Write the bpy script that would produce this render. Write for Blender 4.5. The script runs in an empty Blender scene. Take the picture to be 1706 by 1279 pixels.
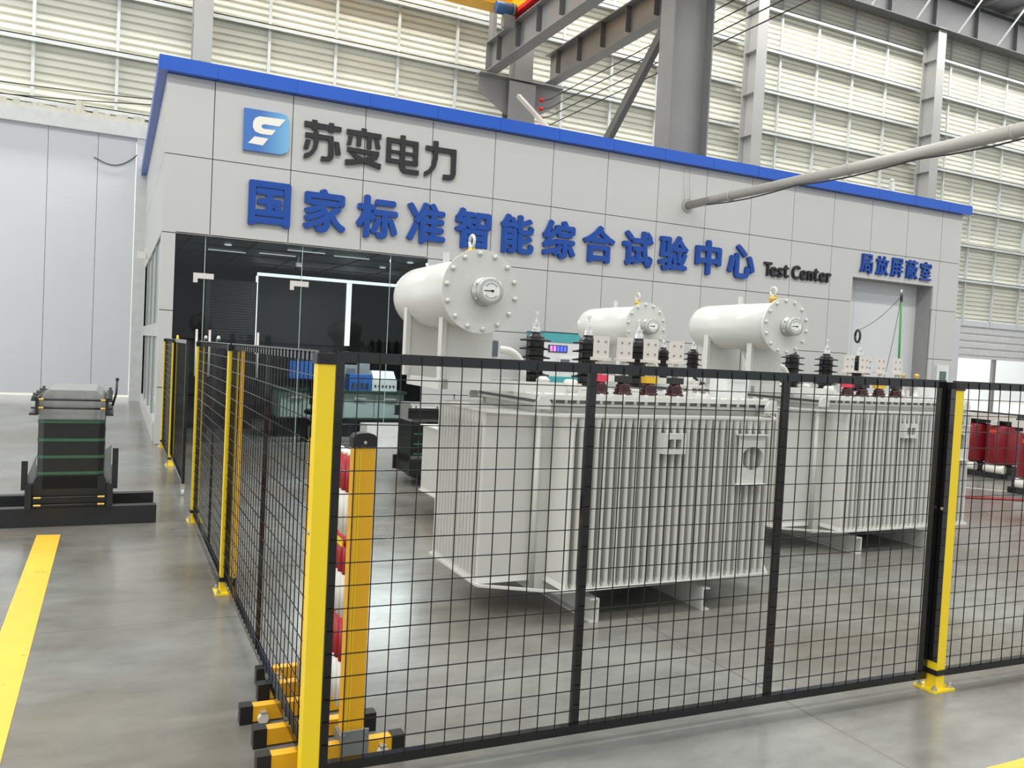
import bpy, bmesh, math, random
from mathutils import Vector, Matrix

# ------------------------------------------------------------------ camera
SC = bpy.context.scene
COL = SC.collection
F_PX, YAW, PITCH, ROLL, EYE = 1376.0, 0.45, -0.03593, 0.05087, 1.55
fwd = Vector((math.sin(YAW) * math.cos(PITCH), math.cos(YAW) * math.cos(PITCH), math.sin(PITCH)))
rgt = Vector((math.cos(YAW), -math.sin(YAW), 0))
upv = rgt.cross(fwd)
r2 = rgt * math.cos(ROLL) + upv * math.sin(ROLL)
u2 = -rgt * math.sin(ROLL) + upv * math.cos(ROLL)
cam_d = bpy.data.cameras.new('camera')
cam_d.sensor_width = 36.0
cam_d.lens = F_PX / 1706.0 * 36.0
cam_d.clip_end = 300
cam = bpy.data.objects.new('camera', cam_d)
m = Matrix((r2, u2, -fwd)).transposed().to_4x4()
m.translation = Vector((0, 0, EYE))
cam.matrix_world = m
COL.objects.link(cam)
SC.camera = cam

# ------------------------------------------------------------------ world, lights, exposure
SC.view_settings.view_transform = 'Standard'
SC.view_settings.look = 'None'
SC.view_settings.gamma = 1.0
SC.view_settings.use_curve_mapping = False
SC.view_settings.exposure = 0.06
W = bpy.data.worlds.new('world')
SC.world = W
W.use_nodes = True
wb = W.node_tree.nodes['Background']
wb.inputs[0].default_value = (0.93, 0.97, 1.0, 1)
wb.inputs[1].default_value = 0.86


def area(name, loc, sx, sy, power, col=(1, 1, 1), rot=(0, 0, 0)):
    l = bpy.data.lights.new(name, 'AREA')
    l.shape = 'RECTANGLE'
    l.size, l.size_y = sx, sy
    l.energy = power
    l.color = col
    o = bpy.data.objects.new(name, l)
    o.location = loc
    o.rotation_euler = rot
    COL.objects.link(o)
    return o


# daylight through the long roof lights (openings left in the ceiling mesh)
ROOF_Z = 15.7
SKY_Y = [(-9.0, -6.0), (-1.0, 2.0), (7.0, 10.0), (18.5, 19.8)]
for i, (a, b) in enumerate(SKY_Y):
    area('roof_light', (12, (a + b) / 2, ROOF_Z + 0.1), 54, b - a, (3000, 1300, 200, 5200)[i], (1.0, 0.99, 0.96))
# daylight over the yard behind the hall
area('yard_daylight', (36, 29, 16), 40, 9, 9000, (1, 1, 1), (0.35, 0, 0))
# added fill light, standing for daylight from an unseen opening on the left
area('side_daylight_fill', (-14.5, 9, 4.0), 7.5, 22, 800, (0.97, 0.99, 1.0), (0, -math.pi / 2, 0))
area('yard_daylight', (-4, 29, 16), 14, 9, 3000, (1, 1, 1), (0.35, 0, 0))
# fill light added inside the test room to brighten the bench, no fitting
area('bench_fill', (3.9, 13.2, 2.98), 2.2, 0.3, 170, (0.95, 1.0, 1.0))
# rows of linear lamps hung along the hall
for y in (3.35, 3.85):
    area('lamp_row', (8, y, 14.0), 44, 0.1, 1500, (1.0, 0.98, 0.94))


# ------------------------------------------------------------------ materials
def lin(c):
    return tuple(((v / 255) / 12.92 if v / 255 <= 0.04045 else ((v / 255 + 0.055) / 1.055) ** 2.4) for v in c)


def mat(name, rgb, rough=0.5, metal=0.0, var=0.06, scale=6.0, bump=0.0, bscale=60.0, spec=0.5, coat=0.0):
    M = bpy.data.materials.new(name)
    M.use_nodes = True
    nt = M.node_tree
    b = nt.nodes['Principled BSDF']
    c = lin(rgb)
    tc = nt.nodes.new('ShaderNodeTexCoord')
    if var > 0:
        n = nt.nodes.new('ShaderNodeTexNoise')
        n.inputs['Scale'].default_value = scale
        n.inputs['Detail'].default_value = 4
        nt.links.new(tc.outputs['Object'], n.inputs['Vector'])
        r = nt.nodes.new('ShaderNodeValToRGB')
        r.color_ramp.elements[0].position = 0.3
        r.color_ramp.elements[1].position = 0.7
        r.color_ramp.elements[0].color = tuple(max(0, v * (1 - var)) for v in c) + (1,)
        r.color_ramp.elements[1].color = tuple(min(1, v * (1 + var)) for v in c) + (1,)
        nt.links.new(n.outputs['Fac'], r.inputs['Fac'])
        nt.links.new(r.outputs['Color'], b.inputs['Base Color'])
    else:
        b.inputs['Base Color'].default_value = c + (1,)
    b.inputs['Roughness'].default_value = rough
    b.inputs['Metallic'].default_value = metal
    b.inputs['Specular IOR Level'].default_value = spec
    b.inputs['Coat Weight'].default_value = coat
    b.inputs['Coat Roughness'].default_value = 0.1
    if bump > 0:
        n2 = nt.nodes.new('ShaderNodeTexNoise')
        n2.inputs['Scale'].default_value = bscale
        nt.links.new(tc.outputs['Object'], n2.inputs['Vector'])
        bp = nt.nodes.new('ShaderNodeBump')
        bp.inputs['Strength'].default_value = bump
        bp.inputs['Distance'].default_value = 0.01
        nt.links.new(n2.outputs['Fac'], bp.inputs['Height'])
        nt.links.new(bp.outputs['Normal'], b.inputs['Normal'])
    return M


def emat(name, rgb, strength):
    M = bpy.data.materials.new(name)
    M.use_nodes = True
    b = M.node_tree.nodes['Principled BSDF']
    c = lin(rgb) + (1,)
    b.inputs['Base Color'].default_value = c
    b.inputs['Emission Color'].default_value = c
    b.inputs['Emission Strength'].default_value = strength
    return M


def glassmat(name, tint, refl=1.0, rough=0.02):
    M = bpy.data.materials.new(name)
    M.use_nodes = True
    nt = M.node_tree
    nt.nodes.clear()
    out = nt.nodes.new('ShaderNodeOutputMaterial')
    mix = nt.nodes.new('ShaderNodeMixShader')
    tr = nt.nodes.new('ShaderNodeBsdfTransparent')
    tr.inputs[0].default_value = lin(tint) + (1,)
    gl = nt.nodes.new('ShaderNodeBsdfGlossy')
    gl.inputs['Color'].default_value = (refl, refl, refl, 1)
    gl.inputs['Roughness'].default_value = rough
    fr = nt.nodes.new('ShaderNodeFresnel')
    fr.inputs['IOR'].default_value = 1.5
    nt.links.new(fr.outputs[0], mix.inputs[0])
    nt.links.new(tr.outputs[0], mix.inputs[1])
    nt.links.new(gl.outputs[0], mix.inputs[2])
    nt.links.new(mix.outputs[0], out.inputs[0])
    return M


def floormat():
    M = bpy.data.materials.new('polished_concrete')
    M.use_nodes = True
    nt = M.node_tree
    L = nt.links.new
    b = nt.nodes['Principled BSDF']
    tc = nt.nodes.new('ShaderNodeTexCoord')
    n1 = nt.nodes.new('ShaderNodeTexNoise')
    n1.inputs['Scale'].default_value = 1.3
    n1.inputs['Detail'].default_value = 8
    n1.inputs['Roughness'].default_value = 0.62
    n1.inputs['Distortion'].default_value = 0.6
    L(tc.outputs['Object'], n1.inputs['Vector'])
    mp = nt.nodes.new('ShaderNodeMapping')
    mp.inputs['Scale'].default_value = (1.3, 3.2, 1.0)
    mp.inputs['Rotation'].default_value = (0, 0, 0.35)
    L(tc.outputs['Object'], mp.inputs['Vector'])
    n2 = nt.nodes.new('ShaderNodeTexNoise')
    n2.inputs['Scale'].default_value = 1.6
    n2.inputs['Detail'].default_value = 7
    n2.inputs['Roughness'].default_value = 0.7
    L(mp.outputs[0], n2.inputs['Vector'])
    mx = nt.nodes.new('ShaderNodeMix')
    mx.data_type = 'FLOAT'
    mx.inputs[0].default_value = 0.45
    L(n1.outputs['Fac'], mx.inputs[2])
    L(n2.outputs['Fac'], mx.inputs[3])
    rp = nt.nodes.new('ShaderNodeValToRGB')
    e = rp.color_ramp.elements
    e[0].position, e[0].color = 0.28, lin((97, 98, 94)) + (1,)
    e[1].position, e[1].color = 0.74, lin((147, 148, 143)) + (1,)
    L(mx.outputs[0], rp.inputs['Fac'])
    # warm stained zones
    n3 = nt.nodes.new('ShaderNodeTexNoise')
    n3.inputs['Scale'].default_value = 0.5
    n3.inputs['Detail'].default_value = 3
    L(tc.outputs['Object'], n3.inputs['Vector'])
    r3 = nt.nodes.new('ShaderNodeValToRGB')
    r3.color_ramp.elements[0].position = 0.42
    r3.color_ramp.elements[0].color = (0, 0, 0, 1)
    r3.color_ramp.elements[1].position = 0.62
    r3.color_ramp.elements[1].color = (0.85, 0.85, 0.85, 1)
    L(n3.outputs['Fac'], r3.inputs['Fac'])
    mc = nt.nodes.new('ShaderNodeMix')
    mc.data_type = 'RGBA'
    mc.blend_type = 'MULTIPLY'
    mc.inputs[7].default_value = lin((214, 198, 184)) + (1,)
    L(r3.outputs['Color'], mc.inputs[0])
    L(rp.outputs['Color'], mc.inputs[6])
    # slab joints
    sx = nt.nodes.new('ShaderNodeSeparateXYZ')
    L(tc.outputs['Object'], sx.inputs[0])

    def line(sock, off, period, w):
        a = nt.nodes.new('ShaderNodeMath'); a.operation = 'ADD'; a.inputs[1].default_value = -off + period * 20.5
        L(sock, a.inputs[0])
        mo = nt.nodes.new('ShaderNodeMath'); mo.operation = 'MODULO'; mo.inputs[1].default_value = period
        L(a.outputs[0], mo.inputs[0])
        s = nt.nodes.new('ShaderNodeMath'); s.operation = 'SUBTRACT'; s.inputs[1].default_value = period / 2
        L(mo.outputs[0], s.inputs[0])
        ab = nt.nodes.new('ShaderNodeMath'); ab.operation = 'ABSOLUTE'
        L(s.outputs[0], ab.inputs[0])
        lt = nt.nodes.new('ShaderNodeMath'); lt.operation = 'LESS_THAN'; lt.inputs[1].default_value = w * 1.4
        L(ab.outputs[0], lt.inputs[0])
        return lt.outputs[0]
    lx = line(sx.outputs[0], 2.87, 5.6, 0.006)
    ly = line(sx.outputs[1], 4.785, 5.6, 0.005)
    mxx = nt.nodes.new('ShaderNodeMath'); mxx.operation = 'MAXIMUM'
    L(lx, mxx.inputs[0]); L(ly, mxx.inputs[1])
    mj = nt.nodes.new('ShaderNodeMix')
    mj.data_type = 'RGBA'
    mj.inputs[7].default_value = lin((104, 104, 100)) + (1,)
    ml = nt.nodes.new('ShaderNodeMath'); ml.operation = 'MULTIPLY'; ml.inputs[1].default_value = 0.75
    L(mxx.outputs[0], ml.inputs[0])
    L(ml.outputs[0], mj.inputs[0])
    L(mc.outputs[2], mj.inputs[6])
    L(mj.outputs[2], b.inputs['Base Color'])
    rr = nt.nodes.new('ShaderNodeMapRange')
    rr.inputs[3].default_value = 0.15
    rr.inputs[4].default_value = 0.27
    L(n2.outputs['Fac'], rr.inputs[0])
    L(rr.outputs[0], b.inputs['Roughness'])
    b.inputs['Specular IOR Level'].default_value = 0.8
    return M


def paintmat(name, rgb, chip):
    """floor-marking paint with worn chips"""
    M = mat(name, rgb, 0.4, 0, 0.05, 3)
    nt = M.node_tree
    L = nt.links.new
    b = nt.nodes['Principled BSDF']
    src = b.inputs['Base Color'].links[0].from_socket
    tc = nt.nodes.new('ShaderNodeTexCoord')
    mp = nt.nodes.new('ShaderNodeMapping')
    mp.inputs['Scale'].default_value = (1, 2.5, 1)
    L(tc.outputs['Object'], mp.inputs[0])
    n = nt.nodes.new('ShaderNodeTexNoise')
    n.inputs['Scale'].default_value = 7
    n.inputs['Detail'].default_value = 9
    n.inputs['Roughness'].default_value = 0.75
    L(mp.outputs[0], n.inputs[0])
    g = nt.nodes.new('ShaderNodeMath'); g.operation = 'GREATER_THAN'; g.inputs[1].default_value = 0.63
    L(n.outputs['Fac'], g.inputs[0])
    mx = nt.nodes.new('ShaderNodeMix'); mx.data_type = 'RGBA'
    mx.inputs[7].default_value = lin(chip) + (1,)
    L(g.outputs[0], mx.inputs[0]); L(src, mx.inputs[6]); L(mx.outputs[2], b.inputs['Base Color'])
    return M


def logomat():
    """printed blue gradient of the logo board"""
    M = mat('logo_blue_print', (70, 116, 184), 0.25, 0, 0)
    nt = M.node_tree
    tc = nt.nodes.new('ShaderNodeTexCoord')
    sp = nt.nodes.new('ShaderNodeSeparateXYZ')
    nt.links.new(tc.outputs['Generated'], sp.inputs[0])
    rp = nt.nodes.new('ShaderNodeValToRGB')
    rp.color_ramp.elements[0].position, rp.color_ramp.elements[0].color = 0.35, lin((66, 112, 182)) + (1,)
    rp.color_ramp.elements[1].position, rp.color_ramp.elements[1].color = 1.0, lin((116, 176, 212)) + (1,)
    nt.links.new(sp.outputs[0], rp.inputs[0])
    nt.links.new(rp.outputs[0], nt.nodes['Principled BSDF'].inputs['Base Color'])
    return M


M = dict(
    logo=logomat(),
    floor=floormat(),
    line=paintmat('yellow_floor_paint', (243, 186, 64), (120, 112, 84)),
    siding=mat('cream_siding', (234, 233, 220), 0.45, 0, 0.04, 0.5),
    girt=mat('galvanised_girt', (205, 209, 207), 0.4, 0.2, 0.05, 2),
    steel=mat('grey_painted_steel', (132, 131, 130), 0.45, 0, 0.06, 1.2),
    steelw=mat('light_grey_column_paint', (166, 166, 164), 0.45, 0, 0.05, 1.2),
    steeld=mat('dark_grey_steel', (96, 96, 94), 0.5, 0, 0.06, 2),
    roofm=mat('roof_sheet', (168, 170, 172), 0.4, 0.1, 0.05, 1),
    clad=mat('white_aluminium_cladding', (186, 186, 183), 0.35, 0, 0.015, 0.4),
    joint=mat('dark_joint', (70, 72, 72), 0.7),
    fascia=mat('blue_fascia', (24, 84, 184), 0.28, 0, 0.03, 0.6),
    signblue=mat('blue_letter', (4, 66, 150), 0.25, 0, 0.03, 2),
    signblack=mat('black_letter', (30, 30, 30), 0.3),
    signside=mat('pale_letter_edge', (196, 208, 226), 0.3),
    doorw=mat('white_door_panel', (204, 206, 208), 0.35, 0, 0.02, 0.6),
    jamb=mat('light_grey_jamb', (196, 197, 196), 0.45),
    pier=mat('grey_pier', (150, 150, 148), 0.5),
    glass=glassmat('clear_glass', (232, 236, 236), 0.42),
    pale_pane=mat('pale_opaque_pane', (186, 200, 196), 0.12, 0, 0.03, 0.8),
    gedge=mat('glass_edge', (188, 208, 204), 0.2),
    dark=mat('dark_room', (46, 49, 52), 0.6),  # dark parts, and the room lining with its dim light put into the colour
    darkp=mat('dark_panel', (18, 18, 20), 0.45),
    ceil=mat('grey_ceiling_panel', (112, 118, 115), 0.5, 0, 0.05, 1),
    tgrey=mat('transformer_grey_paint', (206, 206, 200), 0.26, 0, 0.02, 3, spec=0.5, coat=0.2),
    tdirt=mat('transformer_tank_paint', (203, 204, 196), 0.4, 0, 0.06, 2.2),
    gasket=mat('gasket_grey', (112, 114, 113), 0.6),
    bushing=mat('black_rubber_bushing', (24, 22, 22), 0.25, 0, 0.05),
    maroon=mat('maroon_porcelain', (58, 20, 22), 0.18, 0, 0.1),
    alu=mat('silver_terminal', (226, 226, 224), 0.3, 0.5, 0.03),
    tin=mat('tinned_plate', (214, 208, 200), 0.4, 0.15, 0.03),
    redcap=mat('red_cap', (214, 60, 84), 0.4),
    yelcap=mat('yellow_cap', (214, 172, 40), 0.4),
    blkcap=mat('black_cap', (40, 40, 40), 0.4),
    yellow=mat('yellow_post_paint', (246, 214, 36), 0.35, 0, 0.02, 3),
    orange=mat('amber_yellow_aluminium', (240, 180, 32), 0.38, 0, 0.03, 3),
    black=mat('black_powder_coat', (22, 22, 22), 0.1, 0, 0.05, 4),
    blackw=mat('black_wire', (18, 18, 18), 0.15),
    plast=mat('black_plastic', (24, 24, 25), 0.45),
    bolt=mat('zinc_bolt', (190, 188, 176), 0.35, 0.6),
    brass=mat('brass_fitting', (200, 168, 84), 0.35, 0.5),
    red=mat('red_slat', (176, 26, 40), 0.35, 0, 0.04),
    white=mat('white_slat', (226, 224, 214), 0.4, 0, 0.03),
    coil=mat('red_resin_coil', (122, 18, 28), 0.25, 0, 0.06),
    coilb=mat('red_label', (214, 60, 44), 0.4),
    coreb=mat('black_core_wrap', (22, 26, 25), 0.3, 0, 0.15, 3),
    lam=mat('silicon_steel_lamination', (150, 151, 149), 0.3, 0.35, 0.08, 12),
    strap=mat('green_strap', (52, 92, 66), 0.5, 0, 0.1, 8),
    channel=mat('black_steel_channel', (30, 32, 32), 0.38, 0, 0.08),
    plateg=mat('grey_bracket_plate', (132, 136, 136), 0.4, 0.2),
    pipe=mat('grey_beige_pipe', (168, 165, 158), 0.4, 0, 0.04, 2),
    cable=mat('black_cable', (36, 34, 34), 0.5),
    green=mat('green_rod', (40, 130, 50), 0.4),
    teal=mat('teal_panel', (72, 160, 165), 0.4),
    cream=mat('light_cabinet', (214, 216, 214), 0.4),
    bench=mat('pale_green_cabinet', (188, 204, 198), 0.4),
    benchtop=mat('dark_green_top', (52, 74, 68), 0.3),
    blueb=mat('blue_instrument', (40, 96, 172), 0.4),
    screen=mat('dark_screen', (90, 98, 104), 0.15),
    hose=mat('red_hose', (132, 34, 30), 0.5),
    crane=mat('yellow_crane', (238, 178, 36), 0.4),
    cranered=mat('red_crane_stripe', (206, 34, 36), 0.4),
    motor=mat('blue_motor', (44, 84, 128), 0.4),
    led=emat('led_white', (238, 246, 250), 1.5),
    lamp=emat('ceiling_lamp_white', (232, 238, 238), 0.75),
    ledb=emat('led_blue_digits', (70, 80, 235), 1.6),
    ledp=emat('led_pink_digits', (214, 110, 214), 1.3),
    dial=mat('white_dial', (232, 232, 226), 0.3),
    dialg=mat('dial_glass_ring', (176, 178, 174), 0.25, 0.3),
    shut=mat('white_roller_shutter', (204, 204, 204), 0.4),
    fabric=mat('black_fabric', (30, 31, 33), 0.9),
    conc=mat('pale_curb', (190, 188, 174), 0.6),
)


# ------------------------------------------------------------------ mesh builder
class MB:
    def __init__(s):
        s.bm = bmesh.new()
        s.ms = []

    def mi(s, k):
        if k is None:
            return 0
        if k not in s.ms:
            s.ms.append(k)
        return s.ms.index(k)

    def face(s, vs, k=None, smooth=False):
        try:
            f = s.bm.faces.new(vs)
        except ValueError:
            return None
        f.material_index = s.mi(k)
        f.smooth = smooth
        return f

    def box(s, x0, x1, y0, y1, z0, z1, k=None, M4=None):
        v = []
        for p in ((x0, y0, z0), (x1, y0, z0), (x1, y1, z0), (x0, y1, z0), (x0, y0, z1), (x1, y0, z1), (x1, y1, z1), (x0, y1, z1)):
            p = Vector(p)
            if M4 is not None:
                p = M4 @ p
            v.append(s.bm.verts.new(p))
        for q in ((3, 2, 1, 0), (4, 5, 6, 7), (0, 1, 5, 4), (1, 2, 6, 5), (2, 3, 7, 6), (3, 0, 4, 7)):
            s.face([v[i] for i in q], k)
        return s

    def cbox(s, c, d, k=None, M4=None):
        return s.box(c[0] - d[0] / 2, c[0] + d[0] / 2, c[1] - d[1] / 2, c[1] + d[1] / 2, c[2] - d[2] / 2, c[2] + d[2] / 2, k, M4)

    def bar(s, a, b, w, h, k=None, up=(0, 0, 1)):
        """box running from a to b, w wide across, h along up"""
        a, b = Vector(a), Vector(b)
        d = (b - a)
        n = d.normalized()
        u = Vector(up)
        if abs(n.dot(u)) > 0.98:
            u = Vector((0, 1, 0))
        r = n.cross(u).normalized()
        u = r.cross(n)
        vs = []
        for p in (a, b):
            for sx, sy in ((-1, -1), (1, -1), (1, 1), (-1, 1)):
                vs.append(s.bm.verts.new(p + r * (sx * w / 2) + u * (sy * h / 2)))
        for q in ((3, 2, 1, 0), (4, 5, 6, 7), (0, 1, 5, 4), (1, 2, 6, 5), (2, 3, 7, 6), (3, 0, 4, 7)):
            s.face([vs[i] for i in q], k)
        return s

    def tube(s, pts, r, n=8, k=None, smooth=True, cap=True):
        pts = [Vector(p) for p in pts]
        rings = []
        prev = None
        for i, p in enumerate(pts):
            t = (pts[min(i + 1, len(pts) - 1)] - pts[max(i - 1, 0)]).normalized()
            if prev is None:
                a = Vector((0, 0, 1)) if abs(t.z) < 0.9 else Vector((1, 0, 0))
                u = t.cross(a).normalized()
            else:
                u = (prev - t * prev.dot(t)).normalized()
            prev = u
            w = t.cross(u)
            rr = r[i] if isinstance(r, (list, tuple)) else r
            rings.append([s.bm.verts.new(p + (u * math.cos(2 * math.pi * j / n) + w * math.sin(2 * math.pi * j / n)) * rr) for j in range(n)])
        for a, b in zip(rings, rings[1:]):
            for j in range(n):
                s.face([a[j], a[(j + 1) % n], b[(j + 1) % n], b[j]], k, smooth)
        if cap:
            s.face(rings[0][::-1], k)
            s.face(rings[-1], k)
        return s

    def lathe(s, prof, n=24, k=None, M4=None, smooth=True):
        """prof: list of (r, z); about z axis, M4 places it"""
        rings = []
        for r, z in prof:
            ring = []
            for j in range(n):
                p = Vector((r * math.cos(2 * math.pi * j / n), r * math.sin(2 * math.pi * j / n), z))
                if M4 is not None:
                    p = M4 @ p
                ring.append(s.bm.verts.new(p))
            rings.append(ring)
        for a, b in zip(rings, rings[1:]):
            for j in range(n):
                s.face([a[j], a[(j + 1) % n], b[(j + 1) % n], b[j]], k, smooth)
        s.face(rings[0][::-1], k)
        s.face(rings[-1], k)
        return s

    def prism(s, poly, y0, y1, k=None, M4=None, axis='y'):
        """extrude a polygon; axis y: poly is (x,z); axis z: poly (x,y); axis x: poly (y,z)"""
        def P(a, b, t):
            if axis == 'y':
                p = Vector((a, t, b))
            elif axis == 'z':
                p = Vector((a, b, t))
            else:
                p = Vector((t, a, b))
            return M4 @ p if M4 is not None else p
        A = [s.bm.verts.new(P(a, b, y0)) for a, b in poly]
        B = [s.bm.verts.new(P(a, b, y1)) for a, b in poly]
        n = len(poly)
        s.face(A[::-1], k)
        s.face(B, k)
        for i in range(n):
            s.face([A[i], A[(i + 1) % n], B[(i + 1) % n], B[i]], k)
        return s

    def build(s, name, k=None, parent=None, loc=None):
        bmesh.ops.recalc_face_normals(s.bm, faces=s.bm.faces[:])
        me = bpy.data.meshes.new(name)
        s.bm.to_mesh(me)
        s.bm.free()
        for kk in (s.ms if s.ms else [k]):
            me.materials.append(M[kk])
        o = bpy.data.objects.new(name, me)
        COL.objects.link(o)
        if parent is not None:
            o.parent = parent
        if loc is not None:
            o.location = loc
        return o


def tag(o, label=None, cat=None, group=None, kind=None):
    if label: o['label'] = label
    if cat: o['category'] = cat
    if group: o['group'] = group
    if kind: o['kind'] = kind
    return o


def thing(name, label, cat, loc=(0, 0, 0), rz=0.0, group=None):
    o = bpy.data.objects.new(name, None)
    o.empty_display_size = 0.1
    COL.objects.link(o)
    o.location = loc
    o.rotation_euler = (0, 0, rz)
    return tag(o, label, cat, group)


def structure(o):
    o['kind'] = 'structure'
    return o


def copy_tree(o, parent=None):
    c = o.copy()
    COL.objects.link(c)
    if parent is not None:
        c.parent = parent
    for ch in list(o.children):
        copy_tree(ch, c)
    return c


RY = lambda a: Matrix.Rotation(a, 4, 'Y')
RX = lambda a: Matrix.Rotation(a, 4, 'X')
T = lambda *p: Matrix.Translation(Vector(p))

# ================================================================== SETTING
b = MB(); b.box(-16, 46, -14, 22.6, -0.2, 0.0)
structure(b.build('floor', 'floor'))

# corrugated back wall, ribs run horizontally
WY = 22.0


def siding(b, x0, x1, z0, z1):
    prof = []
    z = z0
    P = 0.17
    while z < z1:
        for dz, dy in ((0, 0), (0.088, 0), (0.093, 0.09), (0.152, 0.09), (0.169, 0.0)):
            if z + dz <= z1:
                prof.append((WY + dy, z + dz))
        z += P
    va = [b.bm.verts.new((x0, y, z)) for y, z in prof]
    vb = [b.bm.verts.new((x1, y, z)) for y, z in prof]
    for i in range(len(prof) - 1):
        b.face([va[i], vb[i], vb[i + 1], va[i + 1]])
    b.box(x0, x1, WY + 0.1, WY + 0.13, z0, z1)


DX0, DX1, DZ, DS = 30.15, 37.0, 2.32, 3.6
b = MB()
siding(b, -14, 46, 6.42, 15.9)
siding(b, 0.6, 46, DS, 6.42)
siding(b, 0.6, DX0, 0, DS)
siding(b, DX1, 46, 0, DS)
wall = structure(b.build('wall_back', 'siding'))
GZ = [5.40 + 1.36 * k for k in range(7)]
COLX = [1.62, 18.45, 27.0, 35.5, -6.8]
for z in GZ:
    for (x0, x1) in ((-14, 1.5), (1.75, 18.3), (18.6, 26.85), (27.15, 46)):
        if z < 6.4 and x1 < 2:
            continue
        g = MB()
        g.box(x0, x1, WY - 0.27, WY - 0.002, z - 0.012, z + 0.012)
        g.box(x0, x1, WY - 0.27, WY - 0.25, z - 0.10, z + 0.012)
        g.build('girt', 'girt', wall)
xs = [-1.85 - 1.69 * 2, -1.85 - 1.69, -1.85, -0.14] + [3.29 + 1.685 * k for k in range(9)] + [20.05 + 1.69 * k for k in range(4)] + [28.55 + 1.69 * k for k in range(4)]
for x in xs:
    g = MB()
    g.box(x - 0.035, x + 0.035, WY - 0.15, WY - 0.08, (6.4 if x < 0.6 else 3.7), 15.5)
    g.build('sag_rod', 'girt', wall)

# steel wall columns (H sections)
def hcol(name, x, y, z0, z1, w, d, label, t=0.03, facing='y', group='steel columns along the back wall'):
    b = MB()
    b.box(x - w / 2, x + w / 2, y - d / 2, y - d / 2 + t, z0, z1)
    b.box(x - w / 2, x + w / 2, y + d / 2 - t, y + d / 2, z0, z1)
    b.box(x - t / 2, x + t / 2, y - d / 2 + t, y + d / 2 - t, z0, z1)
    zz = 0.9
    while zz < z1:
        b.box(x - w / 2 + 0.02, x + w / 2 - 0.02, y - d / 2 + t, y + d / 2 - t, zz, zz + 0.02)
        zz += 1.36
    for zz in (5.9, 6.6, 7.3, 8.0):
        for dx in (-0.06, 0.06):
            for dz in (0, 0.1):
                b.tube([(x + dx, y - d / 2 - 0.012, zz + dz), (x + dx, y - d / 2, zz + dz)], 0.018, 6, smooth=False)
    o = b.build(name, 'steelw')
    return tag(o, label, 'column', group)


hcol('steel_column', 1.66, 21.42, 0, 15.4, 0.42, 0.62, 'grey steel wall column rising above the left end of the blue roof edge')
hcol('steel_column', 18.55, 21.42, 0, 15.4, 0.42, 0.62, 'grey steel wall column with bolted flange just right of the wide crane column')
hcol('steel_column', 27.0, 21.42, 0, 14.3, 0.42, 0.62, 'grey steel wall column near the right end of the blue roof edge, meeting the roof beam')
hcol('steel_column', 35.6, 21.42, 0, 14.3, 0.42, 0.62, 'grey steel wall column beside the far right end of the open roller door')

# ceiling: sheets between roof lights, purlins and rafter
b = MB()
ys = [-14] + [v for p in SKY_Y for v in p] + [22.4]
for y0, y1 in zip(ys[::2], ys[1::2]):
    b.box(-16, 46, y0, y1, ROOF_Z, ROOF_Z + 0.05)
for (y0, y1) in SKY_Y:
    pass
ceiling = structure(b.build('ceiling', 'roofm'))
x = 20.0
while x < 40:
    p = MB()
    p.box(x - 0.04, x + 0.04, -13, 21.6, ROOF_Z - 0.22, ROOF_Z - 0.002)
    p.build('purlin', 'steel', ceiling)
    x += 1.5
M['rafter'] = mat('rafter_grey', (74, 75, 76), 0.5, 0, 0.05, 1)
raf = thing('roof_rafter', 'deep grey steel roof beam along the top of the back wall', 'beam', (26, 21.2, 14.2))
b = MB()
b.box(-12, 5.9, -0.19, 0.19, 0.0, 0.03)
b.box(-12, 14, -0.19, 0.19, 1.2, 1.23)
b.box(-12, 14, -0.012, 0.012, 0.03, 1.2)
b.box(5.9, 14, -0.19, 0.19, 0.0, 0.03)
for i in range(11):
    b.box(-11 + i * 2.3, -10.98 + i * 2.3, -0.17, 0.17, 0.03, 1.2)
b.build('beam', 'rafter', raf)
for i in range(9):
    xx = -9.5 + i * 1.5 * 1.5
    f = MB(); f.bar((xx, -0.15, 0.05), (xx + 0.12, -1.15, 1.25), 0.05, 0.05)
    f.build('fly_brace', 'girt', raf)

# white sliding door at the left end of the hall
DY = 21.4
b = MB()
for (x0, x1) in ((-2.9, -1.475), (-1.465, -0.475), (-0.465, 0.32)):
    b.box(x0, x1, DY, DY + 0.06, 0.13, 6.1)
for xe in (-4.4, -5.9):
    b.box(xe, xe + 1.49, DY, DY + 0.06, 0.13, 6.1)
b.box(-5.9, 0.32, DY + 0.06, DY + 0.08, 0.13, 6.1)
d1 = structure(b.build('door_1', 'doorw'))
b = MB()
b.box(-6.2, 0.56, DY - 0.16, DY + 0.3, 6.1, 6.42)
b.box(0.34, 0.56, DY - 0.12, DY + 0.3, 0, 6.1)
b.box(-6.2, -5.9, DY - 0.12, DY + 0.3, 0, 6.1)
structure(b.build('trim_1', 'jamb'))
b = MB(); b.box(-6.2, 0.6, DY - 0.1, WY + 0.1, 6.42, 6.5)
for i in range(24):
    random.seed(i)
    xx = -2.4 + i * 0.12
    b.box(xx, xx + 0.115, DY - 0.08, DY + 0.2, 6.5, 6.52 + random.random() * 0.09)
structure(b.build('trim_2', 'conc'))
b = MB(); b.box(-16, -6.2, DY, DY + 0.2, 0, 6.5)
structure(b.build('wall_left_end', 'doorw'))
b = MB(); b.tube([(-0.55 + 1.05 * i / 12, DY - 0.05, 5.55 - 0.28 * math.sin(math.pi * i / 12) + 0.03 * i) for i in range(13)], 0.012, 6)
tag(b.build('hanging_cable', 'cable'), 'thin dark cable sagging across the top right of the white sliding door', 'cable')
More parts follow.
